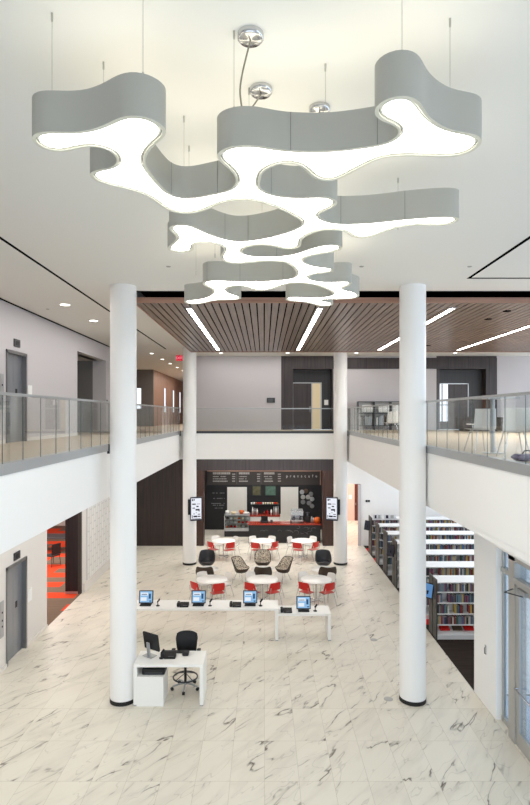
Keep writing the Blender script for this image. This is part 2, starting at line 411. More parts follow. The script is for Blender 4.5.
# back wall, lower: dark wood, cafe portal, library wall, corridor
S('wall_back_wood', MB().box(-6.85, -3.3, 26.9, 27.1, 0, ZS), 'wood_dark', 'dark timber wall left of the cafe', 'wall')
p = MB()
p.box(-3.3, 3.4, 26.9, 27.15, 3.68, ZS)
p.k = 1; p.box(-3.3, -2.95, 26.9, 27.4, 0, 3.68).box(2.88, 3.4, 26.9, 27.4, 0, 3.68)
S('trim_cafe', p, ['wood_header', 'wood_jamb'], 'dark timber portal framing the cafe opening', 'portal')
S('wall_back_library', MB().box(3.4, 4.05, 26.95, 27.1, 0, ZS).box(4.05, 4.75, 26.95, 27.1, 3.02, ZS).box(4.75, 15, 26.95, 27.1, 0, ZS), 'white_wall', 'pale back wall behind the bookcases', 'wall')
S('wall_corridor', MB().box(3.4, 6.4, 33.4, 33.6, 0, ZS).box(6.4, 6.55, 27.1, 33.6, 0, ZS), 'pink_wall', 'pinkish corridor wall right of the cafe', 'wall')
d = empty('door_6', 'dark red brown door at the end of the pink corridor right of the cafe', 'door', (5.68, 33.34, 0), 0, None, 'structure')
MB().box(-.18, .2, 0, .06, 0, 2.7).build('door_panel', 'red_brown', d)
MB().box(-.14, -.11, -.05, 0, .95, 1.1).build('handle', 'chrome', d)
MB().box(5.15, 5.33, 33.37, 33.402, 1.3, 1.55).build('notice', 'paper', None, 'white notice on the pink corridor wall left of the dark door', 'notice')
S('trim_corridor', MB().box(4.6, 4.75, 26.9, 26.95, 0, 3.0), 'lilac_wall', 'pale jamb of the corridor opening right of the cafe', 'trim')

# cafe room
cafe = MB(); yb = 30.7
for x0, x1, z0, z1 in ((-3.4, -2.06, 0, ZS), (-2.06, -.95, 2.38, ZS), (-.95, .89, 0, ZS), (.89, 1.95, 2.38, ZS), (1.95, 3.4, 0, ZS)):
    cafe.box(x0, x1, yb, yb + .15, z0, z1)
cafe.box(-3.5, -3.3, 27.15, 30.85, 0, ZS).box(3.3, 3.5, 27.15, 30.85, 0, ZS)
S('wall_cafe', cafe, 'cafe_black', 'black walls of the cafe with two white doorways', 'wall')
S('wall_kitchen', MB().box(-3.3, 3.3, 33.4, 33.6, 0, ZS).box(-3.5, -3.3, 30.85, 33.6, 0, ZS).box(3.3, 3.4, 30.85, 33.6, 0, ZS).box(-.1, .1, 30.85, 33.4, 0, ZS), 'white_wall', 'white kitchen walls seen through the cafe doorways', 'wall')
S('trim_doorway', MB().box(.89, .93, 30.62, 30.7, .9, 2.4).box(1.91, 1.95, 30.62, 30.7, .9, 2.4).box(-2.1, -2.06, 30.62, 30.7, 0, 2.42).box(-.95, -.91, 30.62, 30.7, 0, 2.42), 'cafe_black', 'black frames of the two cafe doorways', 'trim')
# upper back wall
ub = MB()
ub.box(-3.4, .84, 26.95, 27.15, Z2, ZC).box(3.4, 8.45, 26.95, 27.15, Z2, ZC).box(11.4, 15, 26.95, 27.15, Z2, ZC)
ub.k = 1; ub.box(8.45, 11.4, 26.95, 27.15, 8.65, ZC).box(10.86, 10.96, 27.15, 27.6, Z2, 8.65).box(3.35, 3.45, 27.15, 27.6, Z2, 8.65).box(.84, 1.42, 26.95, 27.15, Z2, ZC).box(1.42, 3.35, 26.95, 27.15, 8.65, ZC).box(3.35, 3.4, 26.95, 27.15, Z2, ZC)
ub.box(3.4, 11.4, 26.9, 26.95, 8.66, 9.2).box(10.86, 11.4, 26.9, 27.15, Z2, 8.66).box(8.45, 8.6, 26.95, 27.15, Z2, 8.66)
S('wall_back_upper', ub, ['lilac_wall', 'wood_panel'], 'pale upper back wall with dark timber panels', 'wall')
S('trim_office', MB().box(1.42, 3.35, 27.4, 27.6, Z2, 8.65).box(8.6, 10.86, 27.4, 27.6, Z2, 8.65).box(1.32, 1.42, 27.15, 27.6, Z2, 8.65).box(8.5, 8.6, 27.15, 27.6, Z2, 8.65).box(1.42, 3.35, 27.15, 27.6, 8.65, 8.7).box(8.6, 10.86, 27.15, 27.6, 8.65, 8.7), 'wood_black', 'black timber recesses around the two upper doors', 'trim')

# lower right wall, entrance
S('wall_right', MB().box(4.87, 5.1, 11.56, 12.75, 0, ZS).box(4.87, 5.1, -1, 11.56, 3.63, ZS), 'white_wall', 'white lower right wall next to the entrance glass', 'wall')
S('wall_library_front', MB().box(5.1, 15, 12.6, 12.75, 0, ZS), 'white_wall', 'white wall closing the library behind the entrance', 'wall')

# ceilings
c = MB().box(-6.55, 7, -1, 12.82, ZC, ZC + .3).box(7, 15, 6, 12.82, ZC, ZC + .3).box(-6.55, -3.16, 12.82, 28.2, ZC, ZC + .3).box(-3.16, 15, 23.4, 27.15, ZC, ZC + .3)
c.box(-12, -3.16, 28.2, 48, ZC, ZC + .3)
S('ceiling', c, 'ceiling_white', 'white flat atrium ceiling around the pendant light', 'ceiling')
S('trim_ceiling_gap', MB().box(-3.16, 15, 12.82, 23.4, ZC + .25, ZC + .3).box(-3.16, 15, 12.82, 12.85, ZC - .02, ZC + .25), 'slot_black', 'black shadow gap in front of the timber ceiling', 'trim')
sl = MB()
x = -3.07
while x < 14.9:
    sl.box(x, x + .148, 13.08, 23.3, ZW, ZW + .02); x += .182
sl.k = 1; sl.box(-3.10, 15, 13.05, 13.08, ZW - .02, ZW + .11).box(-3.10, -3.07, 13.08, 23.3, ZW - .02, ZW + .11).box(-3.10, 15, 23.3, 23.33, ZW - .02, ZW + .18)
sl.k = 2; sl.box(-3.07, 15, 13.08, 23.3, ZW + .06, ZW + .08)
S('ceiling_timber', sl, ['wood_slat', 'wood_edge', 'slot_black'], 'brown slatted timber ceiling with dark gaps', 'ceiling')
S('trim_slot_left', MB().box(-4.33, -4.27, -1, 24.1, ZC - .004, ZC + .01).box(-6.56, -6.5, -1, 28, ZC - .02, ZC + .01), 'slot_black', 'thin black slots in the ceiling over the left walkway', 'trim')
S('trim_slot_right', MB().box(4.29, 4.36, -1, 11.65, ZC - .004, ZC + .01).box(4.36, 9.5, 11.57, 11.65, ZC - .004, ZC + .01), 'slot_black', 'thin black slot outlining a ceiling panel at the right', 'trim')

# columns
def column(x, y, z1, label):
    o = empty('column', label, 'column', (x, y, 0), 0, 'white round columns', 'structure')
    MB().cyl(0, 0, .09, z1, .29, n=48).build('shaft', 'column_white', o)
    MB().cyl(0, 0, 0, .09, .295, n=48).build('base_ring', 'black', o)
column(-3.16, 12.36, ZC, 'tall white round column standing left, beside the small white desk')
column(3.34, 12.36, ZC, 'tall white round column standing right, in front of the bookcases')
column(-3.20, 23.67, ZC, 'white round column at the left side of the cafe')
column(3.29, 23.67, ZC, 'white round column at the right side of the cafe')

# ------------------------------------------------------------------ railings
def railing(name, label, side):
    o = empty(name, label, 'railing')
    n = 0
    if side == 0:
        MB().box(-3.36, 3.36, 23.95, 24.02, 5.6, 5.70).build('base_shoe', 'metal_dark', o)
        for i in range(5):
            a = -3.3 + i * 1.32
            MB().box(a + .01, a + 1.31, 23.975, 23.99, 5.68, 6.66).build('glass_panel', 'rail_glass', o)
        MB().box(-3.36, 3.36, 23.95, 24.01, 6.66, 6.70).build('handrail', 'alu', o)
    else:
        s = side
        xx = sorted((s * 3.62, s * 3.78))
        MB().box(xx[0], xx[1], -1, 23.9, 5.56, 5.715).build('base_shoe', 'alu', o)
        y = -.9
        while y < 23.7:
            y1 = min(y + .66, 23.88)
            xx = sorted((s * 3.648, s * 3.657))
            g = MB().box(xx[0], xx[1], y + .002, y1 - .002, 5.7, 6.68)
            g.k = 1; g.box(xx[0], xx[1], y1 - .002, y1 + .001, 5.715, 6.68)
            g.build('glass_panel', ['rail_glass', 'glass_edge'], o); y = y1
        xx = sorted((s * 3.62, s * 3.685))
        MB().box(xx[0], xx[1], -1, 23.9, 6.68, 6.72).build('handrail', 'alu', o)
        xx = sorted((s * 3.6, s * 3.65))
        for q in (12.8, 23.75): MB().box(xx[0], xx[1], q, q + .1, 5.5, 5.72).build('bracket', 'metal_dark', o)
railing('glass_railing', 'glass railing with metal handrail along the left balcony', -1)
railing('glass_railing', 'glass railing with metal handrail along the right balcony', 1)
railing('glass_railing', 'glass railing on the bridge above the cafe', 0)

# ------------------------------------------------------------------ lift doors
def lift(name, z0, h, label):
    o = empty(name, label, 'lift door', (-6.55, 14.55, z0), 0, None, 'structure')
    MB().box(-.2, .03, -.6, -.53, 0, h).box(-.2, .03, .53, .6, 0, h).box(-.2, .03, -.6, .6, h - .06, h + .02).build('frame', 'steel_frame', o)
    for a, b in ((-.53, -.003), (.003, .53)):
        MB().box(-.12, -.09, a, b, 0, h - .06).build('door_panel', 'steel_door', o)
    MB().box(-.09, -.085, .13, .24, 1.25, 1.42).build('sticker', 'black', o)
    MB().box(-.6, -.2, -.6, .6, 0, h).build('shaft', 'black', o)
lift('door_1', 0, 2.5, 'steel lift door on the marble floor at the left')
lift('door_2', Z2, 2.38, 'steel lift door on the upper left walkway')
for z0, n, dz in ((2.58, 'lower', 0), (8.2, 'upper', 0)):
    o = empty('lift_indicator', 'dark floor indicator above the %s lift door' % n, 'indicator', (-6.55, 14.55, z0))
    MB().box(0, .03, -.17, .17, 0, .2).build('housing', 'metal_dark', o)
    MB().box(.03, .034, -.09, .09, .04, .15).build('display', 'black', o)
for z0, n in ((0, 'lower'), (Z2, 'upper')):
    o = empty('call_panel', 'steel call button panel left of the %s lift door' % n, 'call panel', (-6.55, 13.72, z0))
    MB().box(0, .02, -.09, .09, .85, 1.75).build('plate', 'alu', o)
    for zz in (1.1, 1.25, 1.45): MB().box(.02, .03, -.02, .02, zz, zz + .04).build('button', 'black', o)
    MB().box(-6.55, -6.535, 15.25, 15.5, z0 + 1.2, z0 + 1.55).build('notice', 'paper', None, 'white paper notice on the wall right of the %s lift door' % n, 'notice')
MB().box(-6.55, -6.53, 22.88, 22.98, Z2 + 1.2, Z2 + 1.35).build('light_switch', 'black', None, 'black wall switch at the far edge of the upper left passage', 'switch')
# dark lining of the carpeted opening
tj = MB().box(-7.12, -6.66, 19.7, 19.8, .08, 3.7)
tj.k = 1; tj.box(-7.12, -6.66, 19.69, 19.8, 0, .08); tj.k = 2; tj.box(-6.66, -6.55, 19.68, 19.8, 0, 3.7)
S('trim_opening', tj, ['wood_black', 'alu', 'shelf_end'], 'dark timber jamb lining of the carpeted opening at the left', 'jamb')

# ------------------------------------------------------------------ upper doors
o = empty('door_3', 'dark upper office door with pale frame and side glass', 'door', (2.13, 27.4, Z2), 0, None, 'structure')
fr = MB().box(-.73, -.68, -.06, 0, 0, 2.34).box(.68, .74, -.06, 0, 0, 2.34).box(-.73, .74, -.06, 0, 2.29, 2.34).box(.22, .27, -.06, 0, 0, 2.29)
fr.build('door_frame', 'alu', o)
MB().box(-.68, .22, -.04, 0, 0, 2.29).build('door_panel', 'wood_panel', o)
MB().box(.27, .68, -.035, -.01, .02, 2.29).build('side_light', 'cream', o)
MB().box(.14, .17, -.1, -.05, .85, 1.15).build('handle', 'chrome', o)
MB().box(3.0, 3.2, 27.36, 27.4, 6.9, 7.15).build('notice', 'paper', None, 'small pale plate on the black wall right of the upper office door', 'notice')
o = empty('wall_sign', 'small dark sign plate on the upper back wall left of the office door', 'sign', (.34, 26.95, 7.0))
MB().box(-.2, .2, -.03, 0, 0, .24).build('plate', 'metal_dark', o)
sm = MB()
for zz in (.06, .12, .17): sm.box(-.14, .1, -.034, -.03, zz, zz + .02)
sm.build('lettering', 'chalk_grey', o)
o = empty('door_4', 'upper right door with a pale frame and a bright glass strip', 'door', (9.45, 27.4, Z2), 0, None, 'structure')
MB().box(-.75, -.7, -.06, 0, 0, 2.3).box(.68, .73, -.06, 0, 0, 2.3).box(-.75, .73, -.06, 0, 2.25, 2.3).build('door_frame', 'alu', o)
MB().box(-.7, -.3, -.03, 0, .4, 2.25).build('glass_strip', 'window_day', o)
MB().box(-.3, .68, -.03, 0, 0, 2.25).box(-.7, -.3, -.03, 0, 0, .4).build('door_panel', 'wood_panel', o)
MB().box(-.62, -.56, -.035, -.03, .4, 2.25).box(-.7, -.3, -.035, -.03, 1.2, 1.24).build('glazing_bar', 'screen_dark', o)

# ------------------------------------------------------------------ entrance glazing
xg, zt, zh = 5.03, 3.17, 3.63
o = empty('window_1', 'tall narrow window pane beside the entrance door', 'window', (xg, 11.26, 0), 0, None, 'structure')
MB().box(-.03, .03, .24, .3, .1, zh).box(-.03, .03, -.3, -.26, .1, zh).box(-.04, .04, -.3, .3, 0, .1).box(-.05, .05, -.3, .3, zt - .05, zt + .05).box(-.03, .03, -.3, .3, zh - .05, zh).build('window_frame', 'frame_grey', o)
MB().box(-.006, .006, -.26, .24, .1, zh - .05).build('pane', 'door_glass', o)
def leaf(name, y0, y1, label, pull):
    o = empty(name, label, 'door', (4.93, y0, 0), 0, None, 'structure'); L = y1 - y0
    MB().box(-.03, .03, 0, .12, 0, zt - .05).box(-.03, .03, L - .12, L, 0, zt - .05).box(-.03, .03, .12, L - .12, 0, .28).box(-.03, .03, .12, L - .12, zt - .17, zt - .05).build('door_frame', 'frame_grey', o)
    MB().box(-.006, .006, .12, L - .12, .28, zt - .17).build('pane', 'door_glass', o)
    MB().tube([(-.03, .1, 1.13), (-.11, .1, 1.13), (-.11, L - .1, 1.13), (-.03, L - .1, 1.13)], .018).build('push_bar', 'chrome', o)
    if pull:
        c = MB().box(-.1, -.03, L - .5, L - .15, zt - .16, zt - .08).build('door_closer', 'alu', o)
        MB().tube([(-.08, L - .4, zt - .18), (-.3, L - .1, zt - .18), (-.05, L + .1, zt - .18)], .012).build('closer_arm', 'metal_dark', c)
leaf('door_5', 9.6, 10.69, 'glass entrance door leaf with push bar nearest the window', True)
leaf('door_8', 8.48, 9.58, 'second glass entrance door leaf nearer the viewer', False)
tr = MB().box(4.87, 5.1, 10.69, 10.96, 0, zh).box(4.87, 5.0, -1, 10.69, zt - .05, zt + .06).box(4.87, 5.1, -1, 11.0, zh - .08, zh).box(4.87, 5.1, 8.2, 8.46, 0, zh)
S('trim_entrance', tr, 'frame_grey', 'grey metal posts and transom of the entrance', 'trim')
S('window_2', MB().box(4.97, 4.985, 8.46, 10.69, zt + .06, zh - .08).box(4.97, 4.985, -1, 8.2, 0, zt - .05), 'door_glass', 'glass above the entrance doors', 'window')
o = empty('wall_plate', 'small oval pull plate on the white wall left of the entrance window', 'plate', (4.87, 12.08, 1.25))
MB().box(-.012, 0, -.03, .03, -.1, .1).build('plate', 'alu', o)
MB().tube([(-.012, -.05, -.08), (-.05, -.05, -.06), (-.05, -.05, .06), (-.012, -.05, .08)], .008).build('handle', 'metal_dark', o)

# ------------------------------------------------------------------ pendant light
OUT = [(34,138.8),(36,134.5),(43.8,132.8),(57,133.4),(71,133.7),(89,132.2),(107,126.3),(120.6,119.2),(132.5,116.7),(146,118.4),(158,124.3),(163.9,129.4),(162.2,135.4),(152.8,143),(145.2,151.5),(141.8,160.8),(144.3,167.6),(154.5,181.2),(168,194.5),(182,199),(197.4,198),(211,195.2),(228,191.8),(235.6,187.5),(239,181.6),(237.3,174.8),(231.3,168),(222.8,161.2),(218.6,157),(219.4,153.6),(226,149.3),(236.4,146.8),(248,146.4),(258,147.1),(274,150.2),(291,151.9),(308,152.4),(325,152.3),(345.5,150.8),(371,147.4),(388,144.3),(398,138.4),(403.2,132.5),(401.5,126.5),(393,122.3),(382.8,118.9),(376.9,113.8),(376.9,109.5),(382.8,102.7),(394.7,97.6),(402,97),(408.5,97.6),(415.3,101),(419.5,108.7),(427.2,118.9),(442.5,129),(459.4,133.8),(471.3,135),(479,138.4),(479,143.5),(473,149.4),(462.8,154.2),(451,155.7),(425.5,155),(400,154.8),(384.5,156),(371,161),(355,169),(345.8,174),(335.7,179),(325.5,180.4),(317,177.8),(311.5,173),(308,168.9),(299.4,163.3),(287.5,161.2),(272.3,164.6),(260.4,171.4),(258.2,177.4),(257,187),(263.8,192.6),(277.4,196.9),(299.4,198.6),(317,197.7),(328.9,198.2),(335.7,201),(334.8,205),(328.9,208.4),(319.5,211.8),(316,215.2),(319.5,219.4),(328.9,223.2),(339,224.5),(359.4,224.2),(384,222.3),(403.8,220),(431,217.9),(451.3,217.2),(458,218.6),(457,221),(449.6,224),(439.4,225.2),(422.5,224.6),(405.5,225.5),(390,229.2),(373,236),(364.5,237.8),(353,236.4),(349,232.4),(342,229.7),(331,229.4),(319.6,229.9),(307.7,234.4),(301,238.4),(299.2,241.7),(299.2,246),(296,248.2),(288,248.8),(280,247.4),(272.8,245.4),(263.6,244.3),(253,245),(243.8,247.6),(239.8,251.2),(242.5,253.8),(249,256.2),(263.6,257),(279.4,256.6),(290.6,255.4),(299.8,252.9),(313,248.3),(326.2,245.4),(336.8,245),(340.8,247),(340,249.6),(332.8,251.6),(319.6,253.6),(306.4,256.6),(301.2,259.8),(303,262.4),(311,266),(321.4,267.8),(330.7,268.5),(333.3,269.9),(331,271.5),(321.4,272.8),(311,274.4),(307.2,277),(309.5,279.6),(318.8,282),(334.6,282.3),(347.8,281.8),(351,283.2),(347.8,285.2),(341,288),(343.9,290.5),(353,292.5),(358,295),(356.5,297.2),(350,298.6),(338.6,299),(326,299),(320.5,300),(322,301.5),(330.5,302.8),(332,304.6),(328,306),(319,305.5),(313,303.6),(304,301.8),(295,301.2),(288.4,300.6),(286.8,298.8),(290,297.2),(308,297.6),(321.4,297.6),(331.5,296.2),(334,293.8),(330.7,290.4),(321.4,286.3),(308.2,283.3),(297,282.6),(287.5,283.4),(278.3,286.3),(269,289.4),(259.8,290.2),(253,289),(247,286.6),(240.8,285.5),(232.8,285.8),(226.4,288),(225.6,290.7),(230,294),(238,296.4),(240.2,298),(238,299.3),(230,299.7),(217,300),(209,301.5),(199.8,303.6),(190.6,303.9),(185.3,302.3),(187,300.7),(193.5,300.3),(202.5,299),(210.4,296),(214,292),(213,288.7),(207.7,286.5),(204,284.2),(205.4,282),(213,280.8),(232.8,281.4),(253.2,281.7),(273,281),(290.2,279.3),(296,277),(297.9,273.1),(295.5,268.5),(289.2,263.2),(282.3,261.2),(266.4,260.8),(253.2,261.8),(240,263.2),(233,263.3),(225.5,261.6),(222,258.6),(223.3,254.9),(226,250.3),(224.4,246.8),(217,243.4),(207.6,242),(197,242.3),(191.4,245.3),(192,249.3),(189,251.5),(179.8,252.2),(171.9,251.2),(168.8,248.9),(171.2,245.6),(176.5,241.6),(178.5,238.3),(176.5,234.3),(172.5,231),(170.3,228.4),(172.2,226.2),(178.5,225),(189,225.8),(198.3,229.7),(210,235),(220.8,238.6),(231,241.2),(243.8,241.7),(259.6,239.7),(275.5,236.4),(290.6,231.8),(299.8,227.8),(304.4,223.9),(302.5,219.9),(294,215),(280.8,208.3),(265.5,202.8),(250,199.3),(234.7,199.5),(219.4,202.8),(205,209.2),(194,212.5),(182,213),(170.2,210.3),(160.5,203.8),(149.4,195.7),(132.5,189.7),(115.5,185.5),(100.2,181.8),(91.7,176.1),(91.6,173.4),(95.5,171.2),(107,170.2),(115.5,167.6),(120.4,162.2),(118.7,155.8),(112,149.8),(100.2,145.6),(88.5,144.8),(76,147.3),(64,150.7),(54,151),(42,147.3),(35.5,142)]
HB, RIM = 2.0, .29
def lamp_poly():
    P = [Vector(((px - VX) * HB / (VY - py), HB * F / (VY - py))) for px, py in OUT]
    n = len(P); D = []
    for i in range(n):
        a, b, c, d = P[i - 1], P[i], P[(i + 1) % n], P[(i + 2) % n]
        for k in range(8):
            t = k / 8
            D.append(.5 * ((2 * b) + (c - a) * t + (2 * a - 5 * b + 4 * c - d) * t * t + (3 * b - a - 3 * c + d) * t ** 3))
    acc = [0]; m = len(D)
    for i in range(m): acc.append(acc[-1] + (D[(i + 1) % m] - D[i]).length)
    tot = acc[-1]; cnt = int(tot / .035); Q = []; j = 0
    for i in range(cnt):
        s = tot * i / cnt
        while acc[j + 1] < s: j += 1
        q = (s - acc[j]) / max(1e-9, acc[j + 1] - acc[j]); Q.append(D[j].lerp(D[(j + 1) % m], q))
    for it in range(4):
        Q = [Q[i] * .5 + (Q[i - 1] + Q[(i + 1) % cnt]) * .25 for i in range(cnt)]
    return Q
Q = lamp_poly(); nQ = len(Q)
area = sum(Q[i].x * Q[(i + 1) % nQ].y - Q[(i + 1) % nQ].x * Q[i].y for i in range(nQ)) / 2
if area < 0: Q.reverse()
def offset(Q, d, sm=3):
    n = len(Q); O = []
    for i in range(n):
        t = (Q[(i + 2) % n] - Q[i - 2]).normalized(); nrm = Vector((-t.y, t.x)); O.append(Q[i] + nrm * d)
    for it in range(sm): O = [O[i] * .5 + (O[i - 1] + O[(i + 1) % n]) * .25 for i in range(n)]
    return O
zb, zt2 = H + HB, H + HB + RIM
Q = offset(Q, -.024, 1)
I1, I2, I3 = offset(Q, .022), offset(Q, .030), offset(Q, .044)
lamp = empty('pendant_light', 'large white branching amoeba shaped pendant light hanging from the atrium ceiling', 'pendant light', (0, 6, zb))
LM = Matrix.Translation((0, -6, -zb))
def ringw(mb, A, za, B, zb_, smooth=True):
    v = [(p.x, p.y, za) for p in A] + [(p.x, p.y, zb_) for p in B]; n = len(A)
    mb.add(v, [(i, (i + 1) % n, n + (i + 1) % n, n + i) for i in range(n)], smooth)
rim = MB(); rim.M = LM
ringw(rim, Q, zb, Q, zt2); ringw(rim, offset(Q, .02), zt2, Q, zt2, False); ringw(rim, offset(Q, .02), zt2 - .03, offset(Q, .02), zt2)
for sx, sy in ((291, 151.9), (376, 146.7), (168.5, 194.7), (218.6, 193.5), (271, 195), (224, 239.6), (249, 241.3), (340, 224.4), (403.8, 220), (276, 256.8), (283, 280), (240, 281.5), (209, 281.5)):
    p = Vector(((sx - VX) * HB / (VY - sy), HB * F / (VY - sy)))
    i = min(range(nQ), key=lambda k: (Q[k] - p).length)
    t = (Q[(i + 1) % nQ] - Q[i - 1]).normalized(); nr = Vector((t.y, -t.x)); c = Q[i]
    q = [c - t * .002 + nr * .002, c + t * .002 + nr * .002]
    rim.k = 1; rim.add([(q[0].x, q[0].y, zb), (q[1].x, q[1].y, zb), (q[1].x, q[1].y, zt2), (q[0].x, q[0].y, zt2)], [(0, 1, 2, 3)], False); rim.k = 0
rim.build('rim', ['lamp_grey', 'lamp_seam'], lamp)
lip = MB(); lip.M = LM
ringw(lip, I1, zb - .002, Q, zb - .002, False); ringw(lip, I1, zb + .012, I1, zb - .002)
lip.k = 1; ringw(lip, I2, zb + .012, I1, zb + .012, False)
lip.k = 0; ringw(lip, I3, zb + .006, I2, zb + .006, False)
ringw(lip, Q, zb, Q, zb - .002)
lip.build('lip', ['lamp_lip', 'lamp_seam'], lamp)
def fill(poly, z, up):
    tri = tessellate_polygon([[Vector((p.x, p.y, 0)) for p in poly]])
    mb = MB(); mb.M = LM; fs = []
    for a, b, c in tri:
        A, B, C = poly[a], poly[b], poly[c]
        ccw = (B.x - A.x) * (C.y - A.y) - (B.y - A.y) * (C.x - A.x) > 0
        fs.append((a, b, c) if ccw == up else (a, c, b))
    mb.add([(p.x, p.y, z) for p in poly], fs, False); return mb
fill(I3, zb + .008, False).build('diffuser', 'lamp_down', lamp)
fill(offset(Q, .02), zt2 - .03, True).build('top_diffuser', 'lamp_up', lamp)
def hang(px, py):                                # ceiling point of a cable seen at px,py
    D = (ZC - H) * F / (VY - py); return Vector(((px - VX) * D / F, D))
for px, py in ((52, 13), (143, -12), (103.5, 62), (184, 116), (189, 146), (234, 31), (325.5, 64), (402, -22), (450, 18.5), (249, 88), (262, 198), (398, 178), (300, 205), (215, 214), (336, 229), (196, 236), (310, 250)):
    p = hang(px, py)
    i = min(range(nQ), key=lambda k: (Q[k] - p).length)
    c = MB(); c.M = LM; c.cyl(p.x, p.y, zt2 - .03, ZC, .0022, n=6); c.cyl(p.x, p.y, ZC - .06, ZC, .008, n=8); c.cyl(p.x, p.y, zt2 - .03, zt2 + .03, .006, n=8)
    c.build('suspension_cable', 'wire', lamp)
for (px, py), (qx, qy) in (((250.5, 34), (243, 107.5)), ((261, 88.5), (249.5, 107)), ((319.5, 107.5), (323, 116))):
    p = hang(px, py); D = (zt2 - H) * F / (VY - qy); q = Vector(((qx - VX) * D / F, D + .1))
    c = MB(); c.M = LM; c.lathe([(.0, ZC - .05), (.085, ZC - .05), (.1, ZC - .035), (.1, ZC)], p.x, p.y, 32)
    cn = c.build('ceiling_canopy', 'chrome', lamp)
    c = MB(); c.M = LM; a = Vector((p.x, p.y, ZC - .05)); b = Vector((q.x, q.y, zt2 - .02)); pts = []
    for k in range(13):
        t = k / 12; v = a.lerp(b, t); v.x += -.05 * math.sin(PI * t) * (1 if px < 300 else -.2); v.z -= .05 * math.sin(PI * min(1, t * 1.3)); pts.append(v)
    c.tube(pts, .007).build('power_cord', 'cord', lamp)

# ------------------------------------------------------------------ ceiling lights
for x, y0, y1, s in ((-1.88, 13.75, 22.6, 'leftmost'), (1.40, 13.75, 22.6, 'second from left'), (4.72, 13.75, 22.6, 'third from left, behind the right column'), (7.97, 13.75, 22.6, 'rightmost')):
    o = empty('strip_light', 'long linear strip light in the timber ceiling, %s' % s, 'strip light', (x, (y0 + y1) / 2, ZW), 0, 'strip lights in the timber ceiling')
    L = (y1 - y0) / 2
    MB().box(-.085, -.06, -L, L, -.02, .05).box(.06, .085, -L, L, -.02, .05).box(-.085, .085, -L - .03, -L, -.02, .05).box(-.085, .085, L, L + .03, -.02, .05).build('frame', 'alu', o)
    MB().box(-.06, .06, -L, L, -.015, .04).build('diffuser', 'strip', o)
def downlight(x, y, z, label, r=.09):
    o = empty('downlight', label, 'downlight', (x, y, z), 0, 'recessed ceiling downlights')
    MB().lathe([(r, -.008), (r + .025, -.008), (r + .025, 0)], 0, 0, 24, False).build('trim_ring', 'white_wall', o)
    MB().cyl(0, 0, -.006, -.002, r, n=24).build('lens', 'downlight', o)
NTH = ['nearest', 'second', 'third', 'fourth', 'fifth', 'sixth', 'seventh']
for i, (x, y) in enumerate(((-5.21, 14.4), (-5.22, 16.85))): downlight(x, y, ZC, 'bright round downlight over the left walkway, %s the viewer' % ('nearest' if i == 0 else 'second from'), .12)
for i, y in enumerate((25.8, 28.5, 30.9, 33.4, 35.8)): downlight(-5.27, y, ZC, 'round downlight in the row beside the exit sign, %s in the row' % NTH[i])
for x, s in ((-2.0, 'left, over the grey wall'), (1.1, 'middle, left of the upper office door'), (4.3, 'right of the far right column'), (8.9, 'far right, over the dark panels')):
    downlight(x, 25.6, ZC, 'round downlight over the back bridge, %s' % s)
for x, y, s in ((-1.86, 10.7, 'left of the pendant'), (1.9, 10.7, 'right of the pendant'), (4.0, 10.7, 'near the right ceiling slot'), (-5.9, 15.0, 'over the upper lift')):
    o = empty('sprinkler_head', 'tiny flush ceiling sprinkler %s' % s, 'sprinkler', (x, y, ZC), 0, 'flush sprinklers')
    MB().lathe([(0, -.012), (.035, -.012), (.05, .004)], 0, 0, 20).build('cover', 'frame_grey', o)
for px, py, s in ((488, 319, 'right of centre'), (428, 345.5, 'beside the right column'), (507, 311, 'nearest the right edge')):
    D = (ZW - H) * F / (VY - py); x = (px - VX) * D / F
    MB().cyl(x, D, ZW - .01, ZW + .06, .1, n=20).build('ceiling_speaker', 'slot_black', None, 'small black round fitting in the timber ceiling, %s' % s, 'fitting', 'black round fittings in the timber ceiling')
o = empty('exit_sign', 'red exit sign hanging under the ceiling of the upper left lobby', 'sign', (-4.05, 26.3, 8.99))
MB().box(-.16, .16, -.02, .02, 0, .26).build('housing', 'exit_red', o)
MB().box(-.02, .02, -.01, .01, .26, .3).build('bracket', 'alu', o)
text('lettering', 'EXIT', .17, 'exit_letter', o, (0, -.025, .13), (PI / 2, 0, 0))
# lobby light slots
for i, D in enumerate((39.0, 42.7, 46.0)):
    o = empty('window_%d' % (3 + i), 'tall narrow lit slot window in the lobby timber wall, %s' % ('nearest', 'middle', 'farthest')[i], 'window', (-7.05, D, 6.6), 0, None, 'structure')
    MB().box(0, .03, -.32, -.25, 0, 1.7).box(0, .03, .25, .32, 0, 1.7).build('window_frame', 'alu', o)
    MB().box(.002, .015, -.25, .25, 0, 1.7).build('pane', 'window_day', o)
o = empty('window_6', 'narrow lit window in the grey lobby wall', 'window', (-7.95, 35, 6.8), 0, None, 'structure')
MB().box(-.13, .13, -.02, 0, 0, 1.3).build('pane', 'window_day', o)
MB().box(-.16, -.13, -.03, 0, 0, 1.3).box(.13, .16, -.03, 0, 0, 1.3).build('window_frame', 'alu', o)

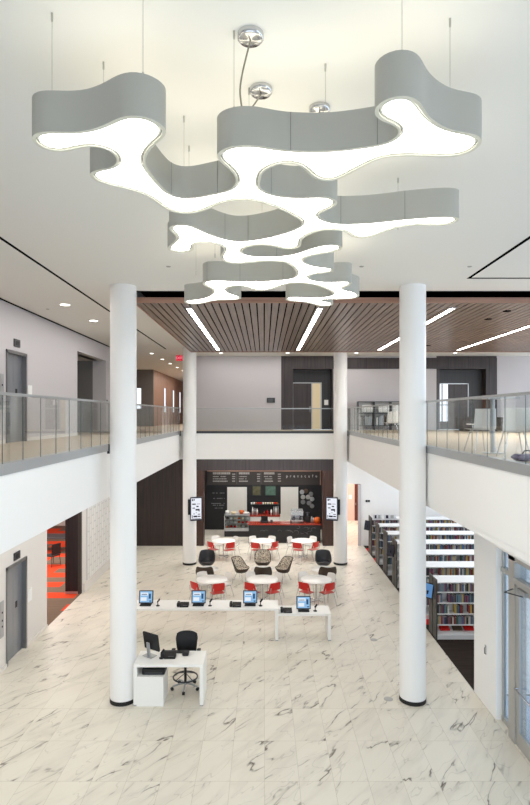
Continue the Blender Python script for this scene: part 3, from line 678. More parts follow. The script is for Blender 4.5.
# ------------------------------------------------------------------ service desks
def desk(name, x0, x1, y0, y1, h, label, left=True, th=.09):
    o = empty(name, label, 'desk', ((x0 + x1) / 2, y0, 0)); a, b = x0 - (x0 + x1) / 2, x1 - (x0 + x1) / 2; d = y1 - y0
    MB().rbox(a, b, 0, d, h - .06, h, .004).build('desktop', 'desk_white', o)
    for s in ((1, 0) if left else (1,)):
        xa, xb = (b - th, b) if s else (a, a + th)
        MB().box(xa, xb, 0, d, .03, h - .06).build('side_panel', 'desk_white', o)
        MB().box(xa + .005, xb - .005, .01, d - .01, 0, .03).build('foot', 'alu', o)
    MB().box(a + th, b - th if left else b - th, d - .03, d - .01, h - .16, h - .06).build('rail', 'desk_white', o)
    return o
ZA, ZB = .917, .766
desk('service_desk', -3.9, .41, 15.57, 16.31, ZA, 'long high white service desk carrying three screens')
desk('service_desk', .412, 1.9, 15.57, 16.27, ZB, 'lower white service desk with one screen at the right end of the long desk', left=False)
desk('service_desk', -2.87, -1.335, 12.08, 12.80, .916, 'small white desk standing beside the left column', th=.08)
# pedestal
o = empty('pedestal_cabinet', 'white pedestal cabinet under the small desk', 'cabinet', (-2.5, 12.07, 0))
MB().rbox(-.3, .29, .0, .6, .0, .65, .004).build('body', 'desk_white', o)
MB().box(-.28, .27, .6, .615, .04, .62).build('door', 'plastic_white', o)
o = empty('printer', 'black flat printer on the pedestal cabinet under the small desk', 'printer', (-2.44, 12.3, .65))
MB().rbox(-.26, .24, -.14, .26, 0, .13, .012).build('body', 'black', o)
MB().box(-.2, .18, -.145, -.13, .03, .06).build('paper_slot', 'metal_dark', o)

def screen(x, y, z, label, first=[None]):
    if first[0] is None:
        o = empty('computer_monitor', label, 'monitor', (x, y, z), 0, 'screens on the service desks')
        MB().rbox(-.16, .16, -.02, .18, 0, .03, .006).build('base', 'black', o)
        m = MB(); m.M = Matrix.Translation((0, .08, .05)) @ Matrix.Rotation(R(-12), 4, 'X'); m.rbox(-.205, .205, 0, .045, 0, .36, .008); m.build('housing', 'screen_dark', o)
        d = MB(); d.M = m.M; d.box(-.178, .178, -.004, 0, .03, .335); dd = d.build('display', 'screen_blue', o)
        p = MB(); p.M = m.M; p.box(-.15, .06, -.007, -.004, .22, .3).box(-.15, .02, -.007, -.004, .07, .17); p.build('window', 'screen_page', dd)
        p = MB(); p.M = m.M; p.box(.08, .14, -.007, -.004, .13, .27).box(-.13, .03, -.009, -.007, .24, .26).box(.1, .16, -.007, -.004, .05, .08); p.build('icon', 'screen_mark', dd)
        MB().box(-.04, .04, .13, .17, .02, .2).build('neck', 'black', o)
        first[0] = o
    else:
        o = dup(first[0]); o.location = (x, y, z); o['label'] = label
screen(-3.41, 15.78, ZA, 'black screen at the left end of the long desk, next to the column')
screen(-1.89, 15.78, ZA, 'black screen in the middle of the long desk')
screen(-.40, 15.78, ZA, 'black screen near the right end of the long desk')
screen(1.14, 15.74, ZB, 'black screen on the lower right desk')
def phone(x, y, z, label, first=[None]):
    if first[0] is None:
        o = empty('desk_phone', label, 'phone', (x, y, z), 0, 'desk phones')
        m = MB(); m.add([(-.09, -.1, 0), (.16, -.1, 0), (.16, .1, 0), (-.09, .1, 0), (-.09, -.1, .03), (.16, -.1, .03), (.16, .1, .09), (-.09, .1, .09)], [(3, 2, 1, 0), (4, 5, 6, 7), (0, 1, 5, 4), (1, 2, 6, 5), (2, 3, 7, 6), (3, 0, 4, 7)]); m.build('body', 'black', o)
        m = MB(); m.rbox(-.17, -.095, -.1, .1, .0, .12, .015); m.build('handset', 'soft_black', o)
        k = MB(); k.box(.0, .12, -.09, -.03, .035, .045); k.build('keypad', 'metal_dark', o)
        first[0] = o
    else:
        o = dup(first[0]); o.location = (x, y, z); o['label'] = label
phone(-2.32, 15.78, ZA, 'black desk phone left of the middle screen on the long desk')
phone(-.815, 15.78, ZA, 'black desk phone left of the right hand screen on the long desk')
phone(.64, 15.74, ZB, 'black desk phone on the lower right desk')
phone(-2.16, 12.46, .916, 'black desk phone on the small desk, in front of the keyboard')
def scanner(x, y, z, label, first=[None]):
    if first[0] is None:
        o = empty('barcode_scanner', label, 'scanner', (x, y, z), 0, 'barcode scanners on stands')
        MB().lathe([(.055, 0), (.055, .012), (.015, .02), (.011, .12), (0, .12)], 0, 0, 20).build('stand', 'black', o)
        m = MB(); m.M = Matrix.Translation((0, 0, .12)) @ Matrix.Rotation(R(35), 4, 'Y'); m.rbox(-.022, .022, -.03, .03, -.02, .1, .01); m.build('head', 'soft_black', o)
        first[0] = o
    else:
        o = dup(first[0]); o.location = (x, y, z); o['label'] = label
scanner(-3.05, 15.8, ZA, 'small black scanner right of the leftmost screen')
scanner(-1.55, 15.8, ZA, 'small black scanner right of the middle screen')
scanner(-.10, 15.8, ZA, 'small black scanner right of the third screen on the long desk')
scanner(1.47, 15.8, ZB, 'small black scanner right of the screen on the lower desk')
scanner(-2.31, 12.4, .916, 'small black scanner on the small desk beside the monitor')

# small desk: monitor seen from behind, keyboard, card reader
o = empty('computer_monitor', 'black monitor seen from behind on a grey stand on the small desk', 'monitor', (-2.6, 12.52, .916), R(-33))
MB().rbox(-.14, .14, -.1, .1, 0, .015, .005).build('base', 'alu', o)
m = MB(); m.M = Matrix.Rotation(R(6), 4, 'X'); m.rbox(-.05, .05, -.04, -.01, .01, .33, .01); m.build('neck', 'alu', o)
m = MB(); m.M = Matrix.Translation((.03, .03, .13)) @ Matrix.Rotation(R(10), 4, 'X'); m.rbox(-.23, .23, 0, .05, 0, .4, .012); m.build('housing', 'soft_black', o)
d = MB(); d.M = m.M; d.box(-.21, .21, .05, .053, .03, .38); d.build('display', 'screen_dark', o)
o = empty('keyboard', 'long black keyboard on the small desk', 'keyboard', (-2.03, 12.72, .916))
MB().rbox(-.28, .22, -.07, .06, 0, .025, .006).build('body', 'black', o)
k = MB()
for r in range(4):
    for q in range(14): k.box(-.265 + q * .034, -.237 + q * .034, -.06 + r * .028, -.038 + r * .028, .025, .03)
k.build('key', 'metal_dark', o, kind=None)
o = empty('card_reader', 'small black card reader box right of the keyboard', 'card reader', (-1.79, 12.6, .916))
MB().rbox(-.07, .07, -.1, .1, 0, .07, .012).build('body', 'black', o)
MB().box(-.04, .04, -.05, .05, .07, .074).build('display', 'metal_dark', o)

# office chair
o = empty('office_chair', 'black mesh office chair with footring behind the small desk', 'chair', (-1.84, 12.88, 0))
b = MB()
for i in range(5):
    a = 2 * PI * i / 5 - PI / 2; b.tube([(0, 0, .13), (.16 * math.cos(a), .16 * math.sin(a), .12), (.31 * math.cos(a), .31 * math.sin(a), .085)], .02)
bo = b.build('base', 'alu', o)
for i in range(5):
    a = 2 * PI * i / 5 - PI / 2; c = MB(); c.M = Matrix.Translation((.31 * math.cos(a), .31 * math.sin(a), .035)) @ Matrix.Rotation(a, 4, 'Z') @ Matrix.Rotation(PI / 2, 4, 'X')
    c.cyl(0, 0, -.03, .03, .035, n=16); c.build('caster', 'black', bo)
MB().cyl(0, 0, .1, .62, .03, n=16).build('column', 'black', o)
fr = MB(); fr.tube([(.28 * math.cos(2 * PI * k / 32), .28 * math.sin(2 * PI * k / 32), .27) for k in range(32)], .018, 8, True)
for k in range(4):
    a = PI / 4 + k * PI / 2; fr.tube([(.02 * math.cos(a), .02 * math.sin(a), .36), (.275 * math.cos(a), .275 * math.sin(a), .27)], .009)
fr.build('foot_ring', 'metal_dark', o)
MB().rbox(-.25, .25, -.24, .22, .63, .70, .03).build('seat', 'soft_black', o)
def backf(s):
    def fn(u, v):
        x = (u - .5) * 2; w = .21 + .05 * v - .03 * max(0, v - .8) * 5
        return (x * w, .25 + .05 * math.sin(v * PI) * -1 + .03 * (1 - x * x) + s, .76 + v * .47 - .05 * (abs(x) ** 3) * (1 if v > .7 else 0))
    return fn
MB().grid(backf(0), 13, 10).grid(backf(.012), 13, 10).build('backrest', 'soft_black', o)
MB().tube([backf(.006)(u, v) for u, v in ([(i / 10, 1) for i in range(11)] + [(1, 1 - i / 8) for i in range(1, 9)] + [(1 - i / 10, 0) for i in range(1, 11)] + [(0, i / 8) for i in range(1, 8)])], .016, 8, True).build('back_frame', 'black', o)
MB().tube([(0, .2, .66), (0, .3, .7), (0, .3, .95)], .022).build('back_support', 'black', o)
for s in (-1, 1):
    a = MB(); a.tube([(s * .24, .1, .66), (s * .3, .1, .68), (s * .3, .08, .84)], .016)
    ar = a.build('arm', 'black', o)
    MB().rbox(s * .3 - .045, s * .3 + .045, -.05, .18, .84, .87, .01).build('arm_pad', 'soft_black', ar)

# ------------------------------------------------------------------ cafe tables and stacking chairs
def make_table():
    o = empty('round_table', '', 'table')
    MB().lathe([(0, .705), (.49, .705), (.535, .725), (.535, .737), (.525, .742), (0, .742)], 0, 0, 48).build('tabletop', 'table_white', o)
    MB().cyl(0, 0, .02, .705, .035, n=16).build('pedestal', 'chrome', o)
    b = MB().lathe([(.05, 0.02), (.035, .06), (0, .06)], 0, 0, 16)
    for k in range(4):
        a = PI / 4 + k * PI / 2; b.tube([(0, 0, .035), (.3 * math.cos(a), .3 * math.sin(a), .015)], .016)
    b.build('foot', 'chrome', o)
    return o
def make_chair(m):
    o = empty('stacking_chair', '', 'chair')
    def seat(s):
        def fn(u, v):
            x = (u - .5) * 2; return (x * .215 * (1 - .1 * v * v),   .14 - .34 * v, .455 - .018 * (1 - x * x) * math.sin(PI * v) - .02 * (1 - v) ** 4 + s)
        return fn
    MB().grid(seat(.008), 9, 9).grid(seat(-.008), 9, 9).build('seat', m, o)
    def back(s):
        def fn(u, v):
            x = (u - .5) * 2; w = .225 - .03 * v * v; return (x * w, -.2 - .07 * v + .05 * x * x + s, .55 + .27 * v - .02 * x ** 4 * v)
        return fn
    MB().grid(back(.008), 11, 7).grid(back(-.008), 11, 7).build('backrest', m, o)
    for s in (-1, 1):
        MB().tube([(s * .19, .12, .44), (s * .195, .14, .25), (s * .20, .16, 0.0)], .010).build('leg', 'chrome', o)
        MB().tube([(s * .2, -.14, .44), (s * .22, -.22, .2), (s * .235, -.27, 0.0)], .010).build('leg', 'chrome', o)
        MB().tube([(s * .19, .12, .44), (s * .2, -.16, .44), (s * .2, -.22, .5), (s * .19, -.235, .66)], .010).build('side_frame', 'chrome', o)
    return o
tb0, cr0, cw0 = make_table(), make_chair('plastic_red'), make_chair('plastic_white'); used = set()
def place(o, x, y, rz, label, group):
    if o.name in used: o = dup(o)
    else: used.add(o.name)
    o.location = (x, y, 0); o.rotation_euler = (0, 0, rz); o['label'] = label; o['group'] = group
TB = [(-1.80, 18.98, 'left front table', (-136, -67, 125, 40)), (-.05, 18.98, 'middle front table', (-124, -56, 128, 38)), (1.80, 18.98, 'right front table', (-128, -59, 126, 35)),
      (-1.83, 24.8, 'left table by the cafe counter', (-135, -62, 125, 40)), (-.07, 24.8, 'middle table by the cafe counter', (-114, -42, 130, 52)), (1.76, 24.8, 'right table by the cafe counter', (-114, -46, 145, 45))]
for tx, ty, nm, ph in TB:
    place(tb0, tx, ty, 0, 'round white cafe table, ' + nm, 'round white cafe tables')
    for k, a in enumerate(ph):
        col = 'red' if k < 2 else 'white'; sd = 'left' if k % 2 == 0 else 'right'
        r = .56 if k < 2 else .51
        place(cr0 if k < 2 else cw0, tx + r * math.cos(R(a)), ty + r * math.sin(R(a)), R(a) + PI / 2,
              '%s plastic chair on the %s side of the %s' % (col, ('near ' if k < 2 else 'far ') + sd, nm), 'plastic chairs at the round tables')

# low tables and tub chairs
lt0 = empty('coffee_table', '', 'table')
MB().lathe([(0, .425), (.42, .425), (.45, .435), (.45, .445), (0, .45)], 0, 0, 40).build('tabletop', 'table_white', lt0)
MB().cyl(0, 0, .02, .425, .04, n=16).build('pedestal', 'chrome', lt0)
MB().lathe([(.24, 0), (.24, .012), (.04, .03), (0, .03)], 0, 0, 32).build('foot', 'chrome', lt0)
def make_tub(outer, inner):
    o = empty('tub_chair', '', 'chair')
    def top(th):                                  # rim height: low at the front (+Y), high at the back
        q = min(1, max(0, (.25 - math.sin(th)) / .95)); return .46 + .36 * q * q * (3 - 2 * q)
    def shell(s):
        def fn(u, v):
            th = 2 * PI * u; t = top(th); z = .30 + (t - .30) * v + (.03 if s < 0 else 0) * (1 - v)
            r = (.20 + .13 * v ** .6) + s
            lean = -.07 * max(0, -math.sin(th)) * v * v
            return (r * 1.02 * math.cos(th), r * math.sin(th) + lean, z)
        return fn
    a = MB(); a.grid(shell(.0), 40, 9, True, True); a.lathe([(0, .295), (.2, .30)], 0, 0, 40); a.build('shell', outer, o)
    b = MB(); b.grid(shell(-.025), 40, 9, True, True); b.lathe([(.175, .33), (0, .33)], 0, 0, 40); b.build('lining', inner, o)
    MB().tube([shell(-.012)(k / 40, 1.0) for k in range(40)], .015, 8, True).build('rim', outer, o)
    MB().lathe([(0, .32), (.2, .33), (.23, .38), (.21, .42), (0, .43)], 0, 0, 32).build('seat_cushion', inner, o)
    for k in range(4):
        a = PI / 4 + k * PI / 2
        MB().tube([(.14 * math.cos(a), .14 * math.sin(a), .31), (.29 * math.cos(a), .29 * math.sin(a), 0)], .010).build('leg', 'chrome', o)
    return o
tbr, tdk, twk = make_tub('chair_brown', 'chair_brown'), make_tub('chair_dark', 'chair_dark'), make_tub('chair_brown', 'wicker')
for x, y, s in ((-2.2, 21.3, 'left low table beside the left cafe column'), (-.06, 21.3, 'middle low table between four woven tub chairs'), (2.26, 21.3, 'right low table beside the right cafe column')):
    place(lt0, x, y, 0, 'low round white coffee table, ' + s, 'low coffee tables')
G = 'tub chairs around the low tables'
place(tdk, -2.33, 22.4, PI, 'dark tub chair behind the left low table', G)
place(tdk, 2.42, 22.4, PI, 'dark tub chair behind the right low table', G)
place(tbr, -2.2, 20.46, 0, 'brown tub chair in front of the left low table, back turned', G)
place(tbr, 2.36, 20.46, 0, 'brown tub chair in front of the right low table, back turned', G)
place(tbr, -.04, 20.46, 0, 'brown tub chair in front of the middle low table, back turned', G)
place(twk, -.05, 22.4, PI, 'woven tub chair behind the middle low table', G)
place(twk, -.90, 21.4, R(-122), 'woven tub chair left of the middle low table', G)
place(twk, .76, 21.4, R(122), 'woven tub chair right of the middle low table', G)

# ------------------------------------------------------------------ column displays
def dashes(mb, x0, x1, z0, z1, y, rows, rnd, hh=.5, fillp=.8):
    dz = (z1 - z0) / rows
    for r in range(rows):
        x = x0
        while x < x1 - .01:
            wd = rnd.uniform(.03, .12) * (x1 - x0) + .01
            if rnd.random() < fillp: mb.box(x, min(x + wd * .8, x1), y - .003, y, z1 - (r + hh) * dz, z1 - r * dz - .1 * dz)
            x += wd
for s, nm in ((-1, 'left'), (1, 'right')):
    o = empty('display_screen', 'tall lit advertising screen on the %s cafe column' % nm, 'screen', (s * 2.87, 23.27, 1.93), R(-14 * s))
    MB().rbox(-.25, .25, -.03, .04, 0, 1.0, .01).build('housing', 'screen_dark', o)
    d = MB().box(-.215, .215, -.034, -.03, .07, .95).build('display', 'screen_white', o)
    t = MB(); rn = random.Random(3)
    t.box(-.18, -.12, -.037, -.034, .84, .92).box(-.10, -.06, -.037, -.034, .86, .92).box(-.17, -.02, -.037, -.034, .68, .73).box(0.02, .16, -.037, -.034, .70, .72).box(-.03, .14, -.037, -.034, .43, .50).box(-.16, -.05, -.037, -.034, .52, .56).box(-.18, .18, -.037, -.034, .08, .10).box(.0, .1, -.037, -.034, .58, .63).box(-.12, -.06, -.037, -.034, .28, .31).box(.06, .17, -.037, -.034, .26, .29).box(.1, .14, -.037, -.034, .39, .43).box(-.02, .03, -.037, -.034, .33, .35).box(-.18, -.15, -.037, -.034, .12, .24).box(-.12, .04, -.037, -.034, .15, .22).box(.06, .18, -.037, -.034, .16, .21)
    t.build('lettering', 'screen_dark', d)
    xx = sorted((s * -.0 - s * .12, s * .34 - s * .0)); 
    MB().box(s * .05 - .3 if s > 0 else -.34, .34 if s > 0 else .3 + s * .05, .04, .09, .25, .9).build('mounting_plate', 'black', o)

# ------------------------------------------------------------------ cafe fittings
o = empty('menu_board', 'dark cafe menu board with white lettering above the counter', 'menu board', (0, 28.5, 2.78))
MB().box(-2.95, 2.93, 0, .08, 0, .72).build('board', 'board_dark', o)
MB().box(-2.95, 2.93, -.02, 0, .70, .74).box(2.9, 2.95, -.03, .08, 0, .74).build('edge', 'wood_edge', o)
rn = random.Random(11)
def line(x0, x1, z0, z1, hh, fp):
    t = MB(); dashes(t, x0, x1, z0, z1, 0, 1, rn, hh, fp); t.build('menu_line', 'chalk_dim', o)
for x0, x1 in ((-2.65, -1.75), (-1.3, -.75), (-.0, .55)):
    w_ = x1 - x0
    line(x0, x1, .52, .67, .85, 1); line(x0, x0 + w_ * .75, .38, .46, .7, .9); line(x0, x0 + w_ * .8, .27, .34, .7, .9); line(x0, x0 + w_ * .85, .14, .23, .8, 1)
for x0 in (-1.65, -.36, .72):
    for zz in (.5, .38, .27, .14): line(x0, x0 + .16, zz, zz + .09, .7, 1)
MB().box(-1.42, -1.41, -.003, 0, .05, .68).box(-.16, -.15, -.003, 0, .05, .68).build('divider', 'chalk_grey', o)
for i, ch in enumerate('presscafe'):
    text('letter', ch, .2, 'chalk', o, (1.19 + i * .19, -.004, .45), (PI / 2, 0, 0))

o = empty('serving_counter', 'dark cafe counter with red top and chalk drawing on its front', 'counter', (1.05, 27.5, 0))
MB().box(-1.82, 1.78, .0, .66, .0, .90).build('body', 'cafe_black', o)
MB().box(-1.85, 1.80, -.04, .7, .90, .95).build('countertop', 'counter_red', o)
t = MB(); rn = random.Random(5)
for k in range(9):
    cx, cz = rn.uniform(.3, 1.5), rn.uniform(.45, .8); rr = rn.uniform(.05, .14); a0 = rn.uniform(0, 6)
    t.tube([(cx + rr * math.cos(a0 + q * .5), -.004, cz + rr * .7 * math.sin(a0 + q * .5)) for q in range(8)], .006, 5)
for k in range(6):
    x = rn.uniform(-1.6, .2); t.tube([(x, -.004, .6), (x + .1, -.004, .66), (x + .2, -.004, .6)], .005, 5)
t.build('chalk_drawing', 'chalk_grey', o)
o = empty('back_counter', 'white back counter with red top against the black cafe wall', 'counter', (0, 30.0, 0))
MB().box(-.76, .86, 0, .6, 0, .86).build('body', 'plastic_white', o)
MB().box(-.8, .88, -.04, .62, .86, .91).build('countertop', 'counter_red', o)
# display case
o = empty('display_case', 'glass pastry display case at the left end of the cafe counter', 'display case', (-1.42, 28.9, 0))
MB().box(-.66, .66, 0, .7, 0, .42).build('base', 'cafe_black', o)
MB().box(-.67, .67, -.02, .0, .30, .46).box(-.67, -.63, -.01, .03, .42, 1.14).box(.63, .67, -.01, .03, .42, 1.14).box(-.02, .02, -.01, .03, .42, 1.14).box(-.67, .67, -.01, .7, 1.12, 1.15).build('frame', 'alu', o)
MB().box(-.63, .63, .005, .012, .46, 1.12).build('front_glass', 'case_glass', o)
for zz in (.44, .66, .88): MB().box(-.63, .63, .04, .66, zz, zz + .015).build('shelf', 'alu', o)
MB().box(-.63, .63, .67, .69, .42, 1.12).build('back_panel', 'frame_grey', o)
rn = random.Random(2)
pm = {'orange': 'golden', 'cream': 'pale', 'plastic_red': 'red', 'brown_box': 'brown', 'plastic_white': 'white'}
lv = {0: 'lowest', 1: 'middle', 2: 'top'}; ordw = ['first', 'second', 'third', 'fourth', 'fifth', 'sixth']
for l, zz in enumerate((.455, .675, .895)):
    for i in range(6):
        mm = rn.choice(list(pm)); x = -1.42 - .52 + i * .205
        MB().lathe([(0, 0), (.06, 0), (.08, .03), (.06, .08), (0, .1)], 0, 0, 14).build('pastry', mm, None, '%s pastry on the %s shelf of the display case, %s from left' % (pm[mm], lv[l], ordw[i]), 'pastry', 'pastries in the display case', None, (x, 29.1 + rn.uniform(-.05, .15), zz))
for i, (x, mm, h, r) in enumerate(((-1.95, 'plastic_white', .16, .11), (-1.62, 'cream', .10, .15), (-1.2, 'orange', .18, .13), (-.95, 'plastic_white', .08, .16))):
    MB().lathe([(0, 0), (r * .6, 0), (r, h * .6), (r * .95, h), (r * .8, h), (r * .7, h * .4), (0, h * .3)], 0, 0, 20).build('bowl', mm, None, '%s bowl on top of the display case, %s from left' % ({'plastic_white': 'white', 'cream': 'cream', 'orange': 'orange'}[mm], ordw[i]), 'bowl', 'bowls on the display case', None, (x, 29.25, 1.15))
# wall shelf with cups, bottles
o = empty('wall_shelf', 'black shelf carrying orange cups on the cafe back wall', 'shelf', (0, 30.5, 1.42))
MB().box(-.75, .85, -.12, .2, 0, .04).build('board', 'green_dark', o)
MB().box(-.7, -.66, -.08, .2, -.15, 0).box(.78, .82, -.08, .2, -.15, 0).build('bracket', 'metal_dark', o)
for i in range(12):
    mm = rn.choice(['orange', 'orange', 'cream', 'plastic_red', 'plastic_white'])
    MB().lathe([(0, 0), (.035, 0), (.05, .1), (.043, .1), (.03, .01), (0, .01)], 0, 0, 14).build('cup', mm, None, '%s cup on the black cafe shelf, number %d from left' % ({'orange': 'orange', 'cream': 'cream', 'plastic_red': 'red', 'plastic_white': 'white'}[mm], i + 1), 'cup', 'cups on the cafe shelf', None, (-.68 + i * .128, 30.45, 1.46))
for i, (x, h, mm) in enumerate(((-.62, .42, 'plastic_white'), (-.5, .36, 'alu'), (-.38, .34, 'plastic_white'), (.02, .2, 'counter_red'), (.2, .26, 'plastic_red'), (.4, .3, 'plastic_white'), (.55, .45, 'alu'), (.66, .45, 'plastic_white'), (.77, .45, 'alu'))):
    MB().lathe([(0, 0), (.045, 0), (.045, h * .7), (.02, h * .85), (.02, h), (0, h)], 0, 0, 16).build('bottle', mm, None, '%s bottle on the back counter, number %d from left' % ({'plastic_white': 'white', 'alu': 'grey', 'counter_red': 'rusty red', 'plastic_red': 'bright red'}[mm], i + 1), 'bottle', 'bottles on the back counter', None, (x, 30.3, .91))
# art above the shelf
for x0, x1, mm, s in ((-.66, -.16, 'olive_art', 'olive framed picture left'), (.05, .68, 'green_art', 'green framed picture right')):
    o = empty('framed_picture', s + ' above the black cafe shelf', 'picture', ((x0 + x1) / 2, 30.66, 1.9)); a = (x1 - x0) / 2
    MB().box(-a, a, -.03, .03, 0, .56).build('frame', 'green_dark', o); MB().box(-a + .04, a - .04, -.035, -.03, .04, .52).build('canvas', mm, o)
# wall chalk lines left & round plates right
t = MB(); rn = random.Random(9)
for zz in (2.02, 1.72, 1.44, 1.34, 1.18): dashes(t, -2.95 + rn.uniform(0, .15), -2.2, zz, zz + .05, 30.7, 1, rn, .9, .7)
t.build('wall_lettering', 'chalk_grey', None, 'faint chalk lettering on the black cafe wall left of the left doorway', 'lettering')
rn = random.Random(4)
for i, (px, py) in enumerate(((302, 492), (306, 491), (311, 494), (303, 497), (308, 497), (312, 499), (303, 502), (309, 503), (312, 506))):
    p = at(px, py, 30.68)
    c = MB(); c.M = Matrix.Rotation(PI / 2, 4, 'X'); c.lathe([(0, 0), (.11, 0), (.13, .02), (.09, .015), (0, .012)], 0, 0, 20)
    c.build('wall_plate', rn.choice(['chalk_grey', 'alu', 'brown_box', 'frame_grey']), None, 'round plate on the black wall right of the right cafe doorway, %s' % ['top left', 'top middle', 'top right', 'upper left', 'centre', 'middle right', 'lower left', 'lower middle', 'lowest right'][i], 'plate', 'plates on the black cafe wall', None, p)
# espresso machine
o = empty('espresso_machine', 'chrome espresso machine on the red cafe counter', 'coffee machine', (1.68, 27.85, .95))
MB().rbox(-.32, .32, -.1, .32, .06, .16, .02).build('drip_tray', 'chrome', o)
b = MB()
b.add([(x, y, z) for x in (-.30, .30) for y, z in ((.0, .3), (-.1, .38), (-.06, .56), (.05, .62), (.3, .62), (.32, .16), (.1, .16))], [tuple(range(7))[::-1], tuple(range(7, 14))] + [(i, (i + 1) % 7, 7 + (i + 1) % 7, 7 + i) for i in range(7)])
b.build('body', 'chrome', o)
for x in (-.16, .16):
    h = MB().cyl(x, -.06, .24, .32, .04, n=16).tube([(x, -.08, .27), (x, -.24, .25)], .015).build('portafilter', 'black', o)
MB().box(-.34, -.28, -.05, .3, 0, .1).box(.28, .34, -.05, .3, 0, .1).build('foot', 'black', o)
MB().box(-.28, .28, .04, .28, .62, .66).build('cup_rail', 'alu', o)
o = empty('coffee_grinder', 'black coffee grinder right of the espresso machine', 'grinder', (2.22, 27.95, .95))
MB().rbox(-.09, .09, -.12, .12, 0, .3, .02).build('body', 'black', o); MB().lathe([(.05, .3), (.1, .45), (.1, .5), (0, .5)], 0, 0, 20).build('hopper', 'metal_dark', o)
for i, (x, h) in enumerate(((2.42, .32), (2.52, .26))): MB().lathe([(0, 0), (.05, 0), (.05, h * .75), (.02, h * .85), (.02, h), (0, h)], 0, 0, 16).build('bottle', 'alu', None, ('taller', 'shorter')[i] + ' grey bottle right of the coffee grinder', 'bottle', None, None, (x, 27.9, .95))
MB().lathe([(0, 0), (.12, 0), (.17, .1), (.16, .22), (.1, .28), (0, .3)], 0, 0, 28).build('pumpkin_jar', 'orange', None, 'round orange jar at the right end of the cafe counter', 'jar', None, None, (2.68, 27.8, .95))
o = empty('cash_register', 'black cash register at the left end of the dark cafe counter', 'cash register', (.02, 27.8, .95))
MB().rbox(-.2, .2, -.1, .25, 0, .1, .01).build('drawer', 'black', o)
m = MB(); m.M = Matrix.Translation((0, .05, .1)) @ Matrix.Rotation(R(20), 4, 'X'); m.rbox(-.17, .17, 0, .03, 0, .26, .01); m.build('display', 'soft_black', o)
MB().rbox(.3, .42, -.05, .1, 0, .14, .015).build('card_terminal', 'metal_dark', o)

# ------------------------------------------------------------------ library
PITCH, Y0, XS, XE, ZT = 1.57, 15.66, 4.93, 10.4, 1.645
LV = (1.36, 1.05, .74, .43)
CN = ['nearest bookcase', 'second nearest bookcase', 'third nearest bookcase', 'fourth nearest bookcase', 'fifth nearest bookcase', 'sixth nearest bookcase', 'farthest bookcase']
for k in range(7):
    y = Y0 + PITCH * k
    o = empty('bookcase', 'white double sided bookcase with dark end panels, ' + CN[k], 'bookcase', (XS, y, 0), 0, 'library bookcases'); L = XE - XS
    MB().box(0, L, -.02, .66, ZT - .03, ZT).build('top', 'shelf_white', o)
    MB().box(0, L, .30, .34, 0, ZT - .03).build('back_panel', 'shelf_white', o)
    MB().box(0, L, .02, .62, 0, .10).build('plinth', 'shelf_white', o)
    for z in LV: MB().box(0, L, .0, .64, z - .025, z).build('shelf', 'shelf_white', o)
    m = MB(); m.add([(0, .0, .12), (L, .0, .12), (L, .28, .26), (0, .28, .26)], [(0, 1, 2, 3)]); m.box(0, L, 0, .02, .1, .14); m.build('sloped_shelf', 'shelf_white', o)
    x = 1.2
    u = MB()
    while x < L: u.box(x - .012, x + .012, .01, .63, .1, ZT - .03); x += .95
    u.build('upright', 'shelf_white', o)
    for a, b in ((-.02, .3), (.36, .67)): MB().box(-.035, 0, a, b, 0, ZT + .07).build('end_panel', 'shelf_end', o)
    if k in (0, 3, 6):
        t = empty('catalogue_tablet', 'dark catalogue tablet fixed to the end panel of the ' + CN[k], 'tablet', (XS - .035, y + .34, 1.28))
        m = MB(); m.M = Matrix.Translation((-.13, 0, 0)) @ Matrix.Rotation(R(38), 4, 'Z') @ Matrix.Rotation(R(12), 4, 'Y'); m.rbox(0, .03, -.17, .17, -.2, .24, .01); m.build('housing', 'black', t)
        d = MB(); d.M = m.M; d.box(-.004, 0, -.15, .15, -.17, .21); d.build('display', 'kiosk_blue' if k == 0 else 'screen_dark', t)
        MB().box(-.16, 0, -.03, .03, -.08, .02).build('arm', 'black', t)
PAL = [(rgb(133, 46, 46), 'red'), (rgb(46, 57, 87), 'navy'), (rgb(66, 98, 136), 'blue'), (rgb(36, 36, 39), 'black'), (rgb(197, 195, 190), 'white'), (rgb(169, 157, 131), 'tan'), (rgb(65, 84, 71), 'green'), (rgb(98, 75, 60), 'brown'), (rgb(177, 152, 76), 'yellow'), (rgb(115, 115, 122), 'grey'), (rgb(122, 71, 97), 'purple'), (rgb(89, 121, 133), 'teal'), (rgb(74, 32, 36), 'maroon')]
def book_mesh():
    m = MB(); m.box(-.5, -.44, 0, 1, 0, 1).box(.44, .5, 0, 1, 0, 1).box(-.5, .5, 0, .06, 0, 1)
    m.k = 1; m.box(-.44, .44, .06, .97, .015, .985)
    me = bpy.data.meshes.new('book'); me.from_pydata(m.v, [], m.f); me.materials.append(MATS['book']); me.materials.append(MATS['paper'])
    me.polygons.foreach_set('material_index', m.mi); me.update(); return me
BM = book_mesh(); rn = random.Random(21); nb = 0
rest = MB(); restm = ['rest_%d' % i for i in range(len(PAL))]
for i, (c, n) in enumerate(PAL): mat('rest_%d' % i, c, .5)
def nth(i):
    i += 1
    return str(i) + ('th' if 10 <= i % 100 <= 20 else {1: 'st', 2: 'nd', 3: 'rd'}.get(i % 10, 'th'))
RW = ['top shelf', 'second shelf', 'third shelf', 'lowest shelf']
